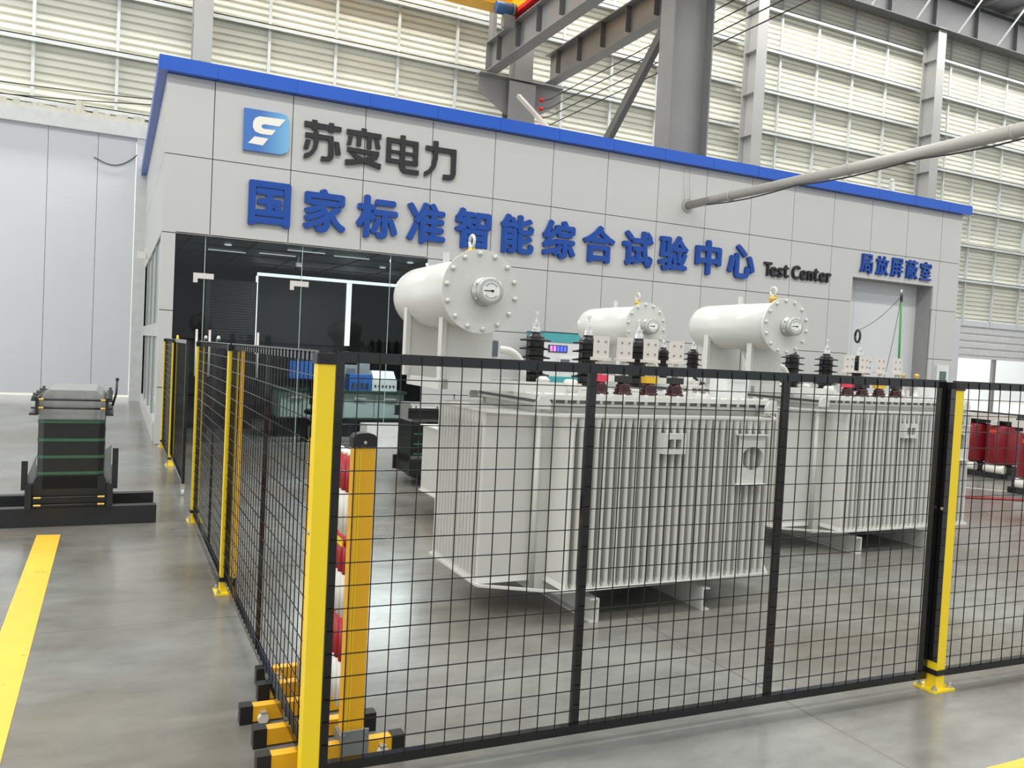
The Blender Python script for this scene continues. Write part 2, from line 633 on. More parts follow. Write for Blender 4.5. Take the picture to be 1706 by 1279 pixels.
b = MB(); b.box(-0.95, -0.83, DY - 0.02, DY + 0.1, 6.5, 6.78); b.box(-0.83, -0.78, DY, DY + 0.1, 6.56, 6.72)
tag(b.build('junction_box', 'conc'), 'small box standing on the ledge above the white sliding door', 'box')

# right opening with roller shutter and daylight
sh = thing('roller_shutter', 'white ribbed roller shutter half raised above the bright opening', 'shutter', (DX0, WY - 0.05, DZ))
b = MB()
z = 0.1
while z < DS - DZ:
    b.prism([(0, z), (-0.05, z + 0.05), (-0.05, z + 0.24), (0, z + 0.285)], 0, 6.85, axis='x')
    z += 0.29
b.box(0, 6.85, 0.0, 0.04, 0.0, DS - DZ)
b.build('curtain', 'shut', sh)
b = MB(); b.box(0, 6.85, -0.06, 0.06, 0.0, 0.1)
b.build('bottom_bar', 'shut', sh)
b = MB(); b.box(2.25, 2.42, -0.02, 0.1, -DZ, 0.0)
b.build('mullion', 'steel', sh)
b = MB(); b.box(DX0 - 0.35, DX0, WY - 0.12, WY + 0.12, 0, DS); b.box(DX0 - 0.35, DX1, WY - 0.12, WY + 0.02, DS, DS + 0.22)
structure(b.build('trim_3', 'doorw'))
# yard ground, and a white wall added to make the openings look bright
b = MB(); b.box(-16, 60, 22.6, 45, -0.25, -0.05)
structure(b.build('floor_yard', 'conc'))
b = MB(); b.box(-16, 80, 36, 36.3, -0.05, 9)
structure(b.build('wall_daylight_backdrop', 'doorw'))

# ================================================================== TEST ROOM (booth)
FY = 12.83
booth = thing('test_room', 'white panelled test room with blue roof edge and glass front', 'building', (0.56, FY, 0))
SEAM = [0.56, 1.20] + [1.20 + 1.1155 * k for k in range(1, 15)] + [17.5]
ROWS = [0.0, 0.82, 1.93, 3.04, 4.15, 5.27]
GAP = 0.006
b = MB()


def panel(x0, x1, z0, z1, gx0=GAP, gx1=GAP, gz0=GAP, gz1=GAP):
    if x1 - x0 < 0.02 or z1 - z0 < 0.02:
        return
    gx0 = 0 if x0 < 0.57 else gx0
    b.box(x0 + gx0 - 0.56, x1 - gx1 - 0.56, 0, 0.04, z0 + gz0, z1 - gz1, 'clad')


GLX0, GLX1 = 0.745, 4.56
DRX0, DRX1, DRZ = 14.13, 16.66, 3.57
for r in range(5):
    z0, z1 = ROWS[r], ROWS[r + 1]
    for x0, x1 in zip(SEAM, SEAM[1:]):
        if r < 3:
            segs = [(x0, x1)]
            out = []
            for a, c in segs:
                for (h0, h1) in ((GLX0, GLX1), (DRX0, DRX1)):
                    pass
                cur = [(a, c)]
                for (h0, h1) in ((GLX0, GLX1), (DRX0, DRX1)):
                    nxt = []
                    for p, q in cur:
                        if q <= h0 or p >= h1:
                            nxt.append((p, q))
                        else:
                            if p < h0: nxt.append((p, h0))
                            if q > h1: nxt.append((h1, q))
                    cur = nxt
                out += cur
            for p, q in out:
                panel(p, q, z0, z1)
        elif r == 3 and x1 > DRX0 and x0 < DRX1:
            p, q = max(x0, DRX0), min(x1, DRX1)
            panel(p, q, DRZ, z1, GAP if p == x0 else 0, GAP if q == x1 else 0, 0)
            if x0 < DRX0: panel(x0, DRX0, z0, z1, GAP, 0)
            if x1 > DRX1: panel(DRX1, x1, z0, z1, 0, GAP)
        else:
            panel(x0, x1, z0, z1)
# backing behind the joints
for (x0, x1, z0, z1) in ((0.56, 17.5, 3.6, 5.27), (0.56, DRX0, 3.06, 3.6), (DRX1, 17.5, 0, 3.6), (GLX1, DRX0, 0, 3.06), (0.56, GLX0, 0, 3.06)):
    b.box(x0 - 0.56 + 0.005, x1 - 0.56 - 0.005, 0.03, 0.09, z0, z1, 'joint')
# soffit over glass
b.box(GLX0 - 0.56, GLX1 - 0.56, 0.0, 0.09, 3.04, 3.06, 'clad')
b.build('front_cladding', None, booth)
# left side wall
b = MB()
SY = [0.0, 0.35, 1.45, 2.55, 3.65, 4.75, 5.85, 6.95, 8.5]
for y0, y1 in zip(SY, SY[1:]):
    for z0, z1 in ((3.04, 4.15), (4.15, 5.27)):
        b.box(-0.0, 0.04, max(y0, 0.036) + GAP, y1 - GAP, z0 + GAP, z1 - GAP, 'clad')
b.box(0.0, 0.04, 0.042, 0.35, 0.0, 1.93, 'clad'); b.box(0.0, 0.04, 0.042, 0.35, 1.94, 3.03, 'clad')
b.box(0.0, 0.10, 6.95, 8.5, 0.0, 3.03, 'clad')
b.box(-0.02, 0.12, 0.35, 6.95, 0.0, 0.28, 'clad')
b.box(0.0, 0.06, 0.35, 6.95, 1.55, 1.75, 'clad')
b.box(0.03, 0.09, 0.01, 8.5, 3.04, 5.26, 'joint')
b.build('side_cladding', None, booth)
for y0, y1 in ((0.35, 1.95), (2.0, 3.6), (3.65, 5.25), (5.3, 6.95)):
    w = MB(); w.box(0.03, 0.042, y0, y1, 0.28, 3.03)
    w.build('side_window_pane', 'pale_pane', booth)  # flat pale colour, not see-through
    w = MB(); w.box(0.0, 0.08, y1, y1 + 0.05, 0.28, 3.03)
    w.build('side_mullion', 'pier', booth)
# rear, right wall, roof and ceiling
b = MB()
b.box(16.90, 16.94, 0.1, 8.5, 0.0, 5.27, 'clad')
b.box(0.1, 16.9, 0.10, 8.5, 5.16, 5.22, 'pier')
b.build('roof', None, booth)
# blue fascia with lengths
b = MB()
FX = [-0.12] + [v - 0.56 + 0.02 for v in SEAM[1:-1:1]] + [17.06]
for x0, x1 in zip(FX, FX[1:]):
    b.box(x0 + 0.003, x1 - 0.003, -0.14, 0.1, 5.27, 5.47)
b.box(-0.12, 17.06, -0.13, 0.09, 5.275, 5.46)
for i in range(6):
    b.box(-0.12, 0.1, 0.1 + i * 1.4 + 0.003, 0.1 + (i + 1) * 1.4 - 0.003, 5.27, 5.47)
b.box(16.96, 17.06, 0.1, 8.5, 5.27, 5.47)
b.build('blue_fascia', 'fascia', booth)
# interior shell, lining coloured dark to stand in for the dim room light
b = MB()
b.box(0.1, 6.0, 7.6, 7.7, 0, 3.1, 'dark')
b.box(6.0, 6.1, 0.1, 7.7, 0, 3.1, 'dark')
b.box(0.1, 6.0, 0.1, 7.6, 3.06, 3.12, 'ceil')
for i in range(6):
    b.box(0.4 + i * 0.95, 0.415 + i * 0.95, 0.1, 7.6, 3.045, 3.06, 'dark')
for i in range(5):
    b.box(0.1, 6.0, 1.2 + i * 1.3, 1.212 + i * 1.3, 3.045, 3.06, 'dark')
b.build('interior_lining', None, booth)
for (x, y, l) in ((1.0, 0.9, 0), (2.2, 0.8, 1), (1.1, 1.9, 1), (3.0, 1.0, 1), (4.0, 0.9, 0), (3.9, 2.2, 0), (4.9, 1.0, 0), (1.9, 1.7, 1)):
    c = MB()
    if l:
        c.box(x - 0.3, x + 0.3, y - 0.02, y + 0.02, 3.035, 3.046)
    else:
        c.lathe([(0.05, 3.03), (0.06, 3.046)], 14, None, T(x, y, 0))
    c.build('ceiling_lamp', 'lamp', booth)
# glass front: panes, clear edges, patch fittings, pull handles
GX = [GLX0, 1.15, 2.55, 3.95, GLX1]
for i, (x0, x1) in enumerate(zip(GX, GX[1:])):
    g = MB(); g.box(x0 + 0.005 - 0.56, x1 - 0.005 - 0.56, 0.05, 0.062, 0.02, 3.04)
    g.build('glass_pane', 'glass', booth)
    if i:
        e = MB(); e.box(x0 - 0.004 - 0.56, x0 + 0.004 - 0.56, 0.048, 0.064, 0.02, 3.04)
        e.build('glass_edge', 'gedge', booth)
for x in (1.12, 2.50):
    e = MB(); e.box(x - 0.12 - 0.56, x + 0.16 - 0.56, 0.035, 0.078, 2.42, 2.50); e.box(x - 0.12 - 0.56, x - 0.06 - 0.56, 0.035, 0.078, 2.36, 2.42)
    e.build('patch_fitting', 'tin', booth)
for x in (1.07, 1.25, 1.93):
    e = MB()
    e.tube([(x - 0.56, -0.02, 1.0), (x - 0.56, -0.02, 1.68)], 0.018, 8)
    e.tube([(x - 0.56, -0.02, 1.1), (x - 0.56, 0.05, 1.1)], 0.008, 6); e.tube([(x - 0.56, -0.02, 1.6), (x - 0.56, 0.05, 1.6)], 0.008, 6)
    e.build('pull_handle', 'tin', booth)
e = MB(); e.box(1.19 - 0.56, 1.24 - 0.56, 0.06, 0.10, 0.02, 2.42); e.build('door_stile', 'steeld', booth)
# security camera under the ceiling
c = MB(); c.box(2.2, 2.29, 1.6, 1.72, 2.86, 2.93, 'tin'); c.lathe([(0.05, 2.80), (0.06, 2.86)], 12, 'darkp', T(2.245, 1.66, 0)); c.box(2.23, 2.26, 1.65, 1.67, 2.93, 3.06, 'tin')
c.build('security_camera', None, booth)

# right door in recess
b = MB()
b.box(DRX0 + 0.0, DRX1, FY + 0.42, FY + 0.48, 0, DRZ + 0.2)
b.box(DRX0 + 0.55, DRX0 + 0.565, FY + 0.415, FY + 0.42, 0, DRZ)
structure(b.build('door_2', 'doorw'))
b = MB()
b.box(DRX1, DRX1 + 0.05, FY + 0.04, FY + 0.5, 0, DRZ)
b.box(DRX0 - 0.05, DRX0, FY + 0.04, FY + 0.5, 0, DRZ)
b.box(DRX0, DRX1, FY + 0.04, FY + 0.5, DRZ, DRZ + 0.05)
structure(b.build('trim_4', 'pier'))
# plate on the right pier
wp = thing('wall_control_panel', 'small white wall panel with dark screen right of the recessed door', 'panel', (17.1, FY, 1.6))
b = MB(); b.box(-0.2, 0.2, -0.06, 0.0, -0.24, 0.2); b.build('case', 'cream', wp)
b = MB(); b.box(-0.11, 0.11, -0.066, -0.06, -0.16, 0.06, 'green'); b.box(-0.09, 0.09, -0.07, -0.066, -0.14, 0.04, 'screen'); b.build('display', None, wp)

# ------------------------------------------------------------------ room contents seen through the glass
def W2(x, y, z): return (x, y, z)


sc = thing('slatted_screen', 'black slatted screen standing behind the left glass door', 'screen', (1.35, 15.0, 0))
b = MB(); b.box(0, 0.86, 0, 0.3, 0.0, 2.58); b.build('body', 'darkp', sc)
b = MB()
for i in range(30):
    b.box(0.04, 0.82, -0.012, 0.0, 1.2 + i * 0.045, 1.225 + i * 0.045)
b.build('slats', 'dark', sc)
lf = thing('light_framed_partition', 'dark glass partition framed by bright white light strips inside the room', 'partition', (2.5, 17.0, 0))
b = MB(); b.box(0.0, 1.86, 0.02, 0.06, 0.0, 2.85); b.build('panel', 'darkp', lf)
b = MB(); b.box(0.0, 2.9, -0.03, 0.01, 2.85, 2.91); b.build('top_strip', 'led', lf)  # glowing length beyond the right strip stands in for a reflection
b = MB(); b.box(-0.02, 0.02, -0.03, 0.01, 1.3, 2.84); b.build('left_strip', 'led', lf)
b = MB(); b.box(1.80, 1.9, -0.03, 0.01, 1.55, 2.84); b.build('right_strip', 'led', lf)
# work bench
bn = thing('lab_bench', 'pale green laboratory bench with dark top behind the glass', 'bench', (2.42, 13.75, 0))
b = MB(); b.box(0, 2.2, 0, 0.7, 0.76, 0.80); b.build('worktop', 'benchtop', bn)
b = MB(); b.box(0.03, 2.17, 0.06, 0.68, 0.32, 0.76); b.build('cabinet', 'bench', bn)
b = MB(); b.box(0.03, 2.17, 0.1, 0.68, 0.0, 0.32); b.build('plinth', 'dark', bn)
for i in range(4):
    d = MB(); d.box(0.05 + i * 0.53, 0.56 + i * 0.53, 0.035, 0.06, 0.34, 0.745); dd = d.build('door', 'bench', bn)
    h = MB(); h.box(0.22 + i * 0.53, 0.42 + i * 0.53, 0.015, 0.035, 0.65, 0.675); h.build('handle', 'tin', dd)
for (x, w) in ((3.62, 0.38),):
    t = thing('blue_instrument', 'blue test instrument with slotted front on the laboratory bench', 'instrument', (x, 13.85, 0.80))
    b = MB(); b.box(0, w, 0, 0.3, 0.0, 0.27); b.build('case', 'blueb', t)
    for i in range(4):
        b = MB(); b.box(0.04 + i * 0.08, 0.09 + i * 0.08, -0.008, 0, 0.04, 0.13); b.build('slot', 'dark', t)
t = thing('white_instrument', 'white test instrument with sloping lid beside the blue instrument', 'instrument', (4.02, 13.85, 0.80))
b = MB(); b.box(0, 0.44, 0, 0.32, 0, 0.2); b.build('case', 'cream', t)
b = MB(); b.prism([(0.0, 0.2), (0.32, 0.2), (0.32, 0.34), (0.16, 0.34)], 0.02, 0.42, axis='x'); b.build('lid', 'bench', t)
for i in range(6):
    b = MB(); b.box(0.04 + i * 0.065, 0.07 + i * 0.065, -0.008, 0, 0.07, 0.1); b.build('socket', 'dark', t)
t = thing('grey_instrument', 'grey upright instrument behind the blue one on the bench', 'instrument', (3.62, 14.2, 0.80))
b = MB(); b.box(0, 0.22, 0, 0.2, 0, 0.42); b.box(0.25, 0.45, 0.03, 0.2, 0, 0.56); b.build('case', 'plateg', t)
b = MB(); b.box(0.03, 0.19, -0.006, 0, 0.2, 0.36); b.build('display', 'screen', t)
t = thing('monitor', 'dark computer monitor with blue picture on the bench behind the fence', 'monitor', (2.62, 14.0, 0.80))
b = MB(); b.box(0.0, 0.5, 0, 0.04, 0.14, 0.48); b.build('bezel', 'darkp', t)
b = MB(); b.box(0.22, 0.28, 0.01, 0.05, 0.0, 0.16); b.box(0.12, 0.38, -0.08, 0.12, 0, 0.012); b.build('stand', 'darkp', t)
b = MB(); b.box(0.02, 0.48, -0.004, 0.0, 0.16, 0.46); b.build('screen', 'blueb', t)
ch = thing('office_chair', 'black office chair in front of the laboratory bench', 'chair', (3.0, 13.3, 0))
b = MB(); b.lathe([(0.02, 0.42), (0.22, 0.43), (0.24, 0.46), (0.22, 0.50), (0.02, 0.51)], 20); b.build('seat', 'fabric', ch)
b = MB(); b.box(-0.2, 0.2, -0.22, -0.17, 0.6, 0.98); b.bar((0, -0.2, 0.45), (0, -0.2, 0.7), 0.05, 0.02); b.build('backrest', 'fabric', ch)
b = MB(); b.tube([(0, 0, 0.08), (0, 0, 0.43)], 0.025, 10); b.build('stem', 'darkp', ch)
b = MB()
for i in range(5):
    a = i * 2 * math.pi / 5
    b.bar((0, 0, 0.09), (0.26 * math.cos(a), 0.26 * math.sin(a) + 0.0, 0.06), 0.035, 0.025)
b.build('base', 'darkp', ch)
for i in range(5):
    a = i * 2 * math.pi / 5
    b = MB(); b.lathe([(0.028, -0.012), (0.03, 0), (0.028, 0.012)], 10, None, T(0.26 * math.cos(a), 0.26 * math.sin(a), 0.03) @ RX(math.pi / 2)); b.build('caster', 'darkp', ch)
for (x, y, w, lab) in ((3.52, 12.3, 0.62, 'white carton in front of the glass, left of the black core'), (4.25, 12.3, 0.45, 'white carton in front of the glass, right of the black core')):
    b = MB(); b.box(0, w, 0, 0.4, 0, 0.36)
    b.box(0, w, -0.002, 0.0, 0.17, 0.18)
    o = b.build('carton', 'cream', None, (x, y, 0)); tag(o, lab, 'box', 'cartons by the glass front')

# teal test cabinet against the facade
tc = thing('test_cabinet', 'light test cabinet with teal top and blue digital display at the facade', 'cabinet', (6.35, 12.05, 0))
b = MB(); b.box(0, 1.0, 0, 0.6, 0, 1.79); b.build('body', 'cream', tc)
b = MB(); b.box(-0.01, 1.01, -0.015, 0.6, 1.79, 1.94, 'teal'); b.box(-0.015, 1.015, -0.02, 0.6, 1.94, 1.955, 'dark'); b.build('header', None, tc)
b = MB(); b.box(-0.005, 1.005, -0.012, 0.0, 1.12, 1.22); b.build('teal_band', 'teal', tc)
b = MB(); b.box(0.1, 0.46, -0.012, 0.0, 1.62, 1.74, 'dark')
for i in range(5): b.box(0.13 + i * 0.065, 0.175 + i * 0.065, -0.016, -0.012, 1.635, 1.725, 'ledp' if i < 2 else 'ledb')
b.build('digital_display', None, tc)
b = MB(); b.box(0.3, 0.66, -0.03, 0.0, 1.35, 1.54, 'cream'); b.box(0.33, 0.5, -0.034, -0.03, 1.38, 1.51, 'screen'); b.box(0.54, 0.62, -0.036, -0.03, 1.4, 1.46, 'screen')
b.build('meter', None, tc)

# ================================================================== SIGN LETTERS
FONTPOOL = {}


def glyph_mesh(ch, offset, extr):
    cu = bpy.data.curves.new('glyph', 'FONT')
    cu.body = ch
    cu.offset = offset
    cu.extrude = extr
    cu.resolution_u = 3
    cu.fill_mode = 'BOTH'
    o = bpy.data.objects.new('glyph', cu)
    COL.objects.link(o)
    bpy.context.view_layer.update()
    dg = bpy.context.evaluated_depsgraph_get()
    me = bpy.data.meshes.new_from_object(o.evaluated_get(dg))
    bpy.data.objects.remove(o)
    bpy.data.curves.remove(cu)
    return me


def letter(ch, x0, x1, z0, z1, k, name, label, cat, group, offset=0.03, depth=0.05):
    src = glyph_mesh(ch, 0.0, 0.5)
    bmx = bmesh.new()
    for i in range(9 if offset > 0 else 1):        # heavier strokes: the outline swept round a small circle
        d_ = 0.0 if i == 0 else offset
        b0 = len(bmx.verts)
        bmx.from_mesh(src)
        bmx.verts.ensure_lookup_table()
        for v in bmx.verts[b0:]:
            v.co.x += d_ * math.cos(i * math.pi / 4); v.co.y += d_ * math.sin(i * math.pi / 4); v.co.z = (0.5 + i * 0.02) if v.co.z > 0 else -0.5
    me = bpy.data.meshes.new(name)
    bmx.to_mesh(me); bmx.free()
    bpy.data.meshes.remove(src)
    xs_ = [v.co.x for v in me.vertices]; ys_ = [v.co.y for v in me.vertices]
    ax, bx, ay, by = min(xs_), max(xs_), min(ys_), max(ys_)
    for v in me.vertices:
        u = (v.co.x - ax) / (bx - ax); w = (v.co.y - ay) / (by - ay)
        v.co = Vector((u * (x1 - x0), -depth * v.co.z * 2 if v.co.z > 0 else 0.0, w * (z1 - z0)))
    me.materials.clear()
    me.materials.append(M[k]); me.materials.append(M[k])
    me.update()
    for p in me.polygons:
        p.material_index = 0 if abs(p.normal.y) > 0.7 else 1
        p.use_smooth = False
    o = bpy.data.objects.new(name, me)
    COL.objects.link(o)
    o.location = (x0, FY - 0.001, z0)
    return tag(o, label, cat, group)


# the four dark letters have heavy square strokes: each is built from its strokes
STROKES = {
    '苏': [[(2.486, 4.913),(3.049, 4.902),(3.048, 4.831),(2.485, 4.827)],[(2.6, 4.949),(2.677, 4.945),(2.679, 4.796),(2.6, 4.798)],[(2.856, 4.94),(2.93, 4.942),(2.93, 4.799),(2.853, 4.8)],[(2.505, 4.744),(2.928, 4.743),(2.927, 4.669),(2.504, 4.675)],[(2.632, 4.785),(2.699, 4.783),(2.706, 4.614),(2.685, 4.517),(2.636, 4.437),(2.576, 4.383),(2.491, 4.349),(2.496, 4.42),(2.563, 4.451),(2.612, 4.506),(2.634, 4.582)],[(2.854, 4.741),(2.928, 4.743),(2.944, 4.462),(2.932, 4.398),(2.881, 4.357),(2.748, 4.35),(2.756, 4.418),(2.836, 4.421),(2.86, 4.45)],[(2.51, 4.635),(2.588, 4.633),(2.551, 4.497),(2.482, 4.497)],[(2.948, 4.668),(3.016, 4.668),(3.052, 4.483),(2.978, 4.467)]],
    '变': [[(3.367, 4.944),(3.442, 4.941),(3.445, 4.878),(3.366, 4.876)],[(3.135, 4.895),(3.683, 4.895),(3.682, 4.819),(3.134, 4.817)],[(3.295, 4.843),(3.365, 4.844),(3.362, 4.663),(3.292, 4.663)],[(3.453, 4.841),(3.525, 4.844),(3.53, 4.646),(3.455, 4.649)],[(3.165, 4.795),(3.23, 4.797),(3.206, 4.66),(3.141, 4.656)],[(3.576, 4.803),(3.638, 4.802),(3.676, 4.668),(3.604, 4.668)],[(3.151, 4.62),(3.656, 4.616),(3.655, 4.547),(3.15, 4.556)],[(3.582, 4.568),(3.658, 4.565),(3.624, 4.489),(3.461, 4.422),(3.288, 4.371),(3.129, 4.342),(3.126, 4.426),(3.285, 4.449),(3.436, 4.497)],[(3.189, 4.545),(3.281, 4.534),(3.392, 4.487),(3.694, 4.428),(3.686, 4.349),(3.462, 4.401),(3.307, 4.442)]],
    '电': [[(3.774, 4.87),(3.848, 4.869),(3.855, 4.479),(3.776, 4.479)],[(4.218, 4.871),(4.3, 4.87),(4.302, 4.485),(4.226, 4.489)],[(3.774, 4.87),(4.3, 4.87),(4.299, 4.796),(3.773, 4.801)],[(3.783, 4.684),(4.297, 4.686),(4.299, 4.638),(3.78, 4.639)],[(3.778, 4.548),(4.304, 4.555),(4.302, 4.485),(3.776, 4.479)],[(4.002, 4.935),(4.077, 4.936),(4.084, 4.458),(4.102, 4.417),(4.322, 4.42),(4.321, 4.345),(4.083, 4.344),(4.029, 4.374),(3.998, 4.435)]],
    '力': [[(4.43, 4.842),(4.954, 4.847),(4.954, 4.766),(4.429, 4.767)],[(4.559, 4.935),(4.637, 4.936),(4.635, 4.648),(4.604, 4.511),(4.533, 4.412),(4.419, 4.341),(4.42, 4.422),(4.484, 4.46),(4.539, 4.545),(4.561, 4.659)],[(4.87, 4.839),(4.955, 4.84),(4.958, 4.449),(4.931, 4.367),(4.871, 4.343),(4.739, 4.34),(4.747, 4.42),(4.855, 4.423),(4.878, 4.46)]],
}
LOGO = [(1.606, 4.952), (2.145, 4.954), (2.216, 4.93), (2.256, 4.85), (2.268, 4.454), (2.238, 4.394), (2.168, 4.357), (2.108, 4.35), (1.61, 4.343)]
LOGO_S = [[(2.202, 4.872), (2.112, 4.755), (1.893, 4.754), (1.859, 4.734), (1.86, 4.704), (1.886, 4.688), (2.065, 4.693), (2.008, 4.611), (1.85, 4.606), (1.77, 4.629), (1.735, 4.684), (1.736, 4.764), (1.763, 4.825), (1.82, 4.859)], [(1.763, 4.558), (1.961, 4.555), (1.886, 4.442), (1.676, 4.45)]]
NAMES4 = {'苏': 'first (Su)', '变': 'second (Bian)', '电': 'third (Dian)', '力': 'last (Li)'}
for ch_, polys in STROKES.items():
    x0 = min(p[0] for q in polys for p in q); z0 = min(p[1] for q in polys for p in q)
    b = MB()
    for i, q in enumerate(polys):
        b.prism([(p[0] - x0, p[1] - z0) for p in q], -0.045 - i * 0.0012, 0.0)
    o = b.build('sign_letter', 'signblack', None, (x0, FY - 0.001, z0))
    tag(o, 'black sign letter %s, %s of four in the upper row' % (ch_, NAMES4[ch_]), 'letter', 'black letters of the upper sign row')
lg = thing('logo_sign', 'blue square logo sign with white angular S mark at the facade top left', 'sign', (1.606, FY - 0.001, 4.343))
b = MB(); b.prism([(p[0] - 1.606, p[1] - 4.343) for p in LOGO], -0.05, 0.0)
bd = b.build('board', 'logo', lg)
b = MB()
for q in LOGO_S:
    b.prism([(p[0] - 1.606, p[1] - 4.343) for p in q], -0.056, -0.05)
b.build('emblem', 'white', lg)
BLUE = [('国', 1.715, 2.325), ('家', 2.515, 3.175), ('标', 3.335, 4.005), ('准', 4.165, 4.82), ('智', 4.99, 5.635), ('能', 5.82, 6.45), ('综', 6.625, 7.28), ('合', 7.44, 8.10), ('试', 8.27, 8.93), ('验', 9.07, 9.74), ('中', 9.925, 10.535), ('心', 10.71, 11.375)]
ORD = ['first', 'second', 'third', 'fourth', 'fifth', 'sixth', 'seventh', 'eighth', 'ninth', 'tenth', 'eleventh', 'last']
for (c_, x0, x1), w_ in zip(BLUE, ORD):
    letter(c_, x0, x1, 3.265, 3.93, 'signblue', 'sign_letter', 'large blue sign letter %s, %s of twelve in the long row' % (c_, w_), 'letter', 'large blue letters of the long sign row', 0.036, 0.05)
TC = [('T', 11.643, 11.838, 3.378, 3.655, 'first word start'), ('e', 11.808, 11.975, 3.372, 3.575, 'second letter'), ('s', 12.0, 12.13, 3.372, 3.575, 'third letter'), ('t', 12.155, 12.285, 3.375, 3.64, 'fourth letter'),
      ('C', 12.383, 12.592, 3.372, 3.655, 'fifth letter'), ('e', 12.61, 12.77, 3.372, 3.578, 'sixth letter'), ('n', 12.805, 12.95, 3.376, 3.578, 'seventh letter'), ('t', 12.98, 13.105, 3.376, 3.64, 'eighth letter'), ('e', 13.14, 13.31, 3.374, 3.58, 'ninth letter'), ('r', 13.345, 13.46, 3.378, 3.58, 'last letter')]
for c_, x0, x1, z0, z1, w_ in TC:
    letter(c_, x0, x1, z0, z1, 'signblack', 'sign_letter', 'small black letter %s, %s of the words Test Center' % (c_, w_), 'letter', 'black letters of Test Center', 0.022, 0.04)
for c_, x0, x1, w_ in (('局', 14.30, 14.66, 'first'), ('放', 14.77, 15.145, 'second'), ('屏', 15.225, 15.60, 'third'), ('蔽', 15.71, 16.075, 'fourth'), ('室', 16.165, 16.515, 'last')):
    letter(c_, x0, x1, 3.673, 4.085, 'signblue', 'sign_letter', 'small blue letter %s, %s of five above the recessed door' % (c_, w_), 'letter', 'small blue letters above the door', 0.02, 0.04)


# ================================================================== TRANSFORMERS
def fin_bank(b, n, along0, along1, root, tip, z0, z1, axis, tk=0.25):
    """fins spaced along one axis, projecting from root to tip on the other"""
    p = (along1 - along0) / (n - 1)
    for i in range(n):
        c = along0 + p * i
        rings = []
        for z, hw in ((z0, p * 0.48), (z0 + 0.03, p * tk), (z1 - 0.09, p * tk), (z1, p * 0.49)):
            pts = []
            s = 1 if tip > root else -1
            for a, t in ((-hw, root), (-hw, tip - s * 0.012), (-hw * 0.5, tip), (hw * 0.5, tip), (hw, tip - s * 0.012), (hw, root)):
                pts.append(b.bm.verts.new((c + a, t, z) if axis == 'x' else (t, c + a, z)))
            rings.append(pts)
        for r0, r1 in zip(rings, rings[1:]):
            for j in range(5):
                b.face([r0[j], r0[j + 1], r1[j + 1], r1[j]], None, False)
        b.face(rings[0]); b.face(rings[-1])


def bushing_hv(parent, x, y, z):
    b = MB()
    prof = [(0.075, 0), (0.075, 0.02), (0.056, 0.024)]
    for i in range(5):
        zz = 0.05 + i * 0.058
        prof += [(0.06, zz), (0.062, zz + 0.004), (0.104, zz + 0.004), (0.106, zz + 0.013), (0.066, zz + 0.022), (0.06, zz + 0.026)]
    prof += [(0.06, 0.315), (0.04, 0.33), (0.034, 0.335), (0.034, 0.348)]
    b.lathe(prof, 28, smooth=False)
    o = b.build('hv_bushing', 'bushing', parent, (x, y, z))
    t = MB()
    t.lathe([(0.03, 0.346), (0.032, 0.348), (0.032, 0.375), (0.024, 0.378)], 12, smooth=False)
    t.box(-0.02, -0.013, -0.012, 0.012, 0.376, 0.41); t.box(0.013, 0.02, -0.012, 0.012, 0.376, 0.41); t.box(-0.018, 0.018, -0.012, 0.012, 0.405, 0.412)
    t.lathe([(0.012, 0.405), (0.012, 0.425), (0.0055, 0.428), (0.0055, 0.465), (0.013, 0.466), (0.013, 0.484), (0.004, 0.486)], 10, smooth=False)
    t.build('terminal', 'alu', o)
    return o


def bushing_lv(parent, x, y, z, cap):
    b = MB()
    b.lathe([(0.062, 0), (0.062, 0.012), (0.05, 0.02), (0.058, 0.03), (0.042, 0.045), (0.05, 0.055), (0.036, 0.07), (0.034, 0.08)], 18)
    o = b.build('lv_bushing', 'maroon', parent, (x, y, z))
    c = MB(); c.box(-0.045, 0.045, -0.035, 0.035, 0.08, 0.122); c.build('phase_cap', cap, o)
    p = MB()
    p.tube([(0, 0, 0.122), (0, 0, 0.22)], 0.016, 10, 'tin')
    p.box(-0.06, 0.06, -0.03, 0.03, 0.215, 0.235, 'tin')
    p.box(-0.055, 0.055, -0.008, 0.008, 0.235, 0.37, 'tin')
    for dx in (-0.028, 0.028):
        for dz in (0.27, 0.335):
            p.lathe([(0.008, 0), (0.008, 0.002)], 8, 'plateg', T(dx, -0.008, dz) @ RX(math.pi / 2))
    p.build('terminal_plate', None, o)
    return o


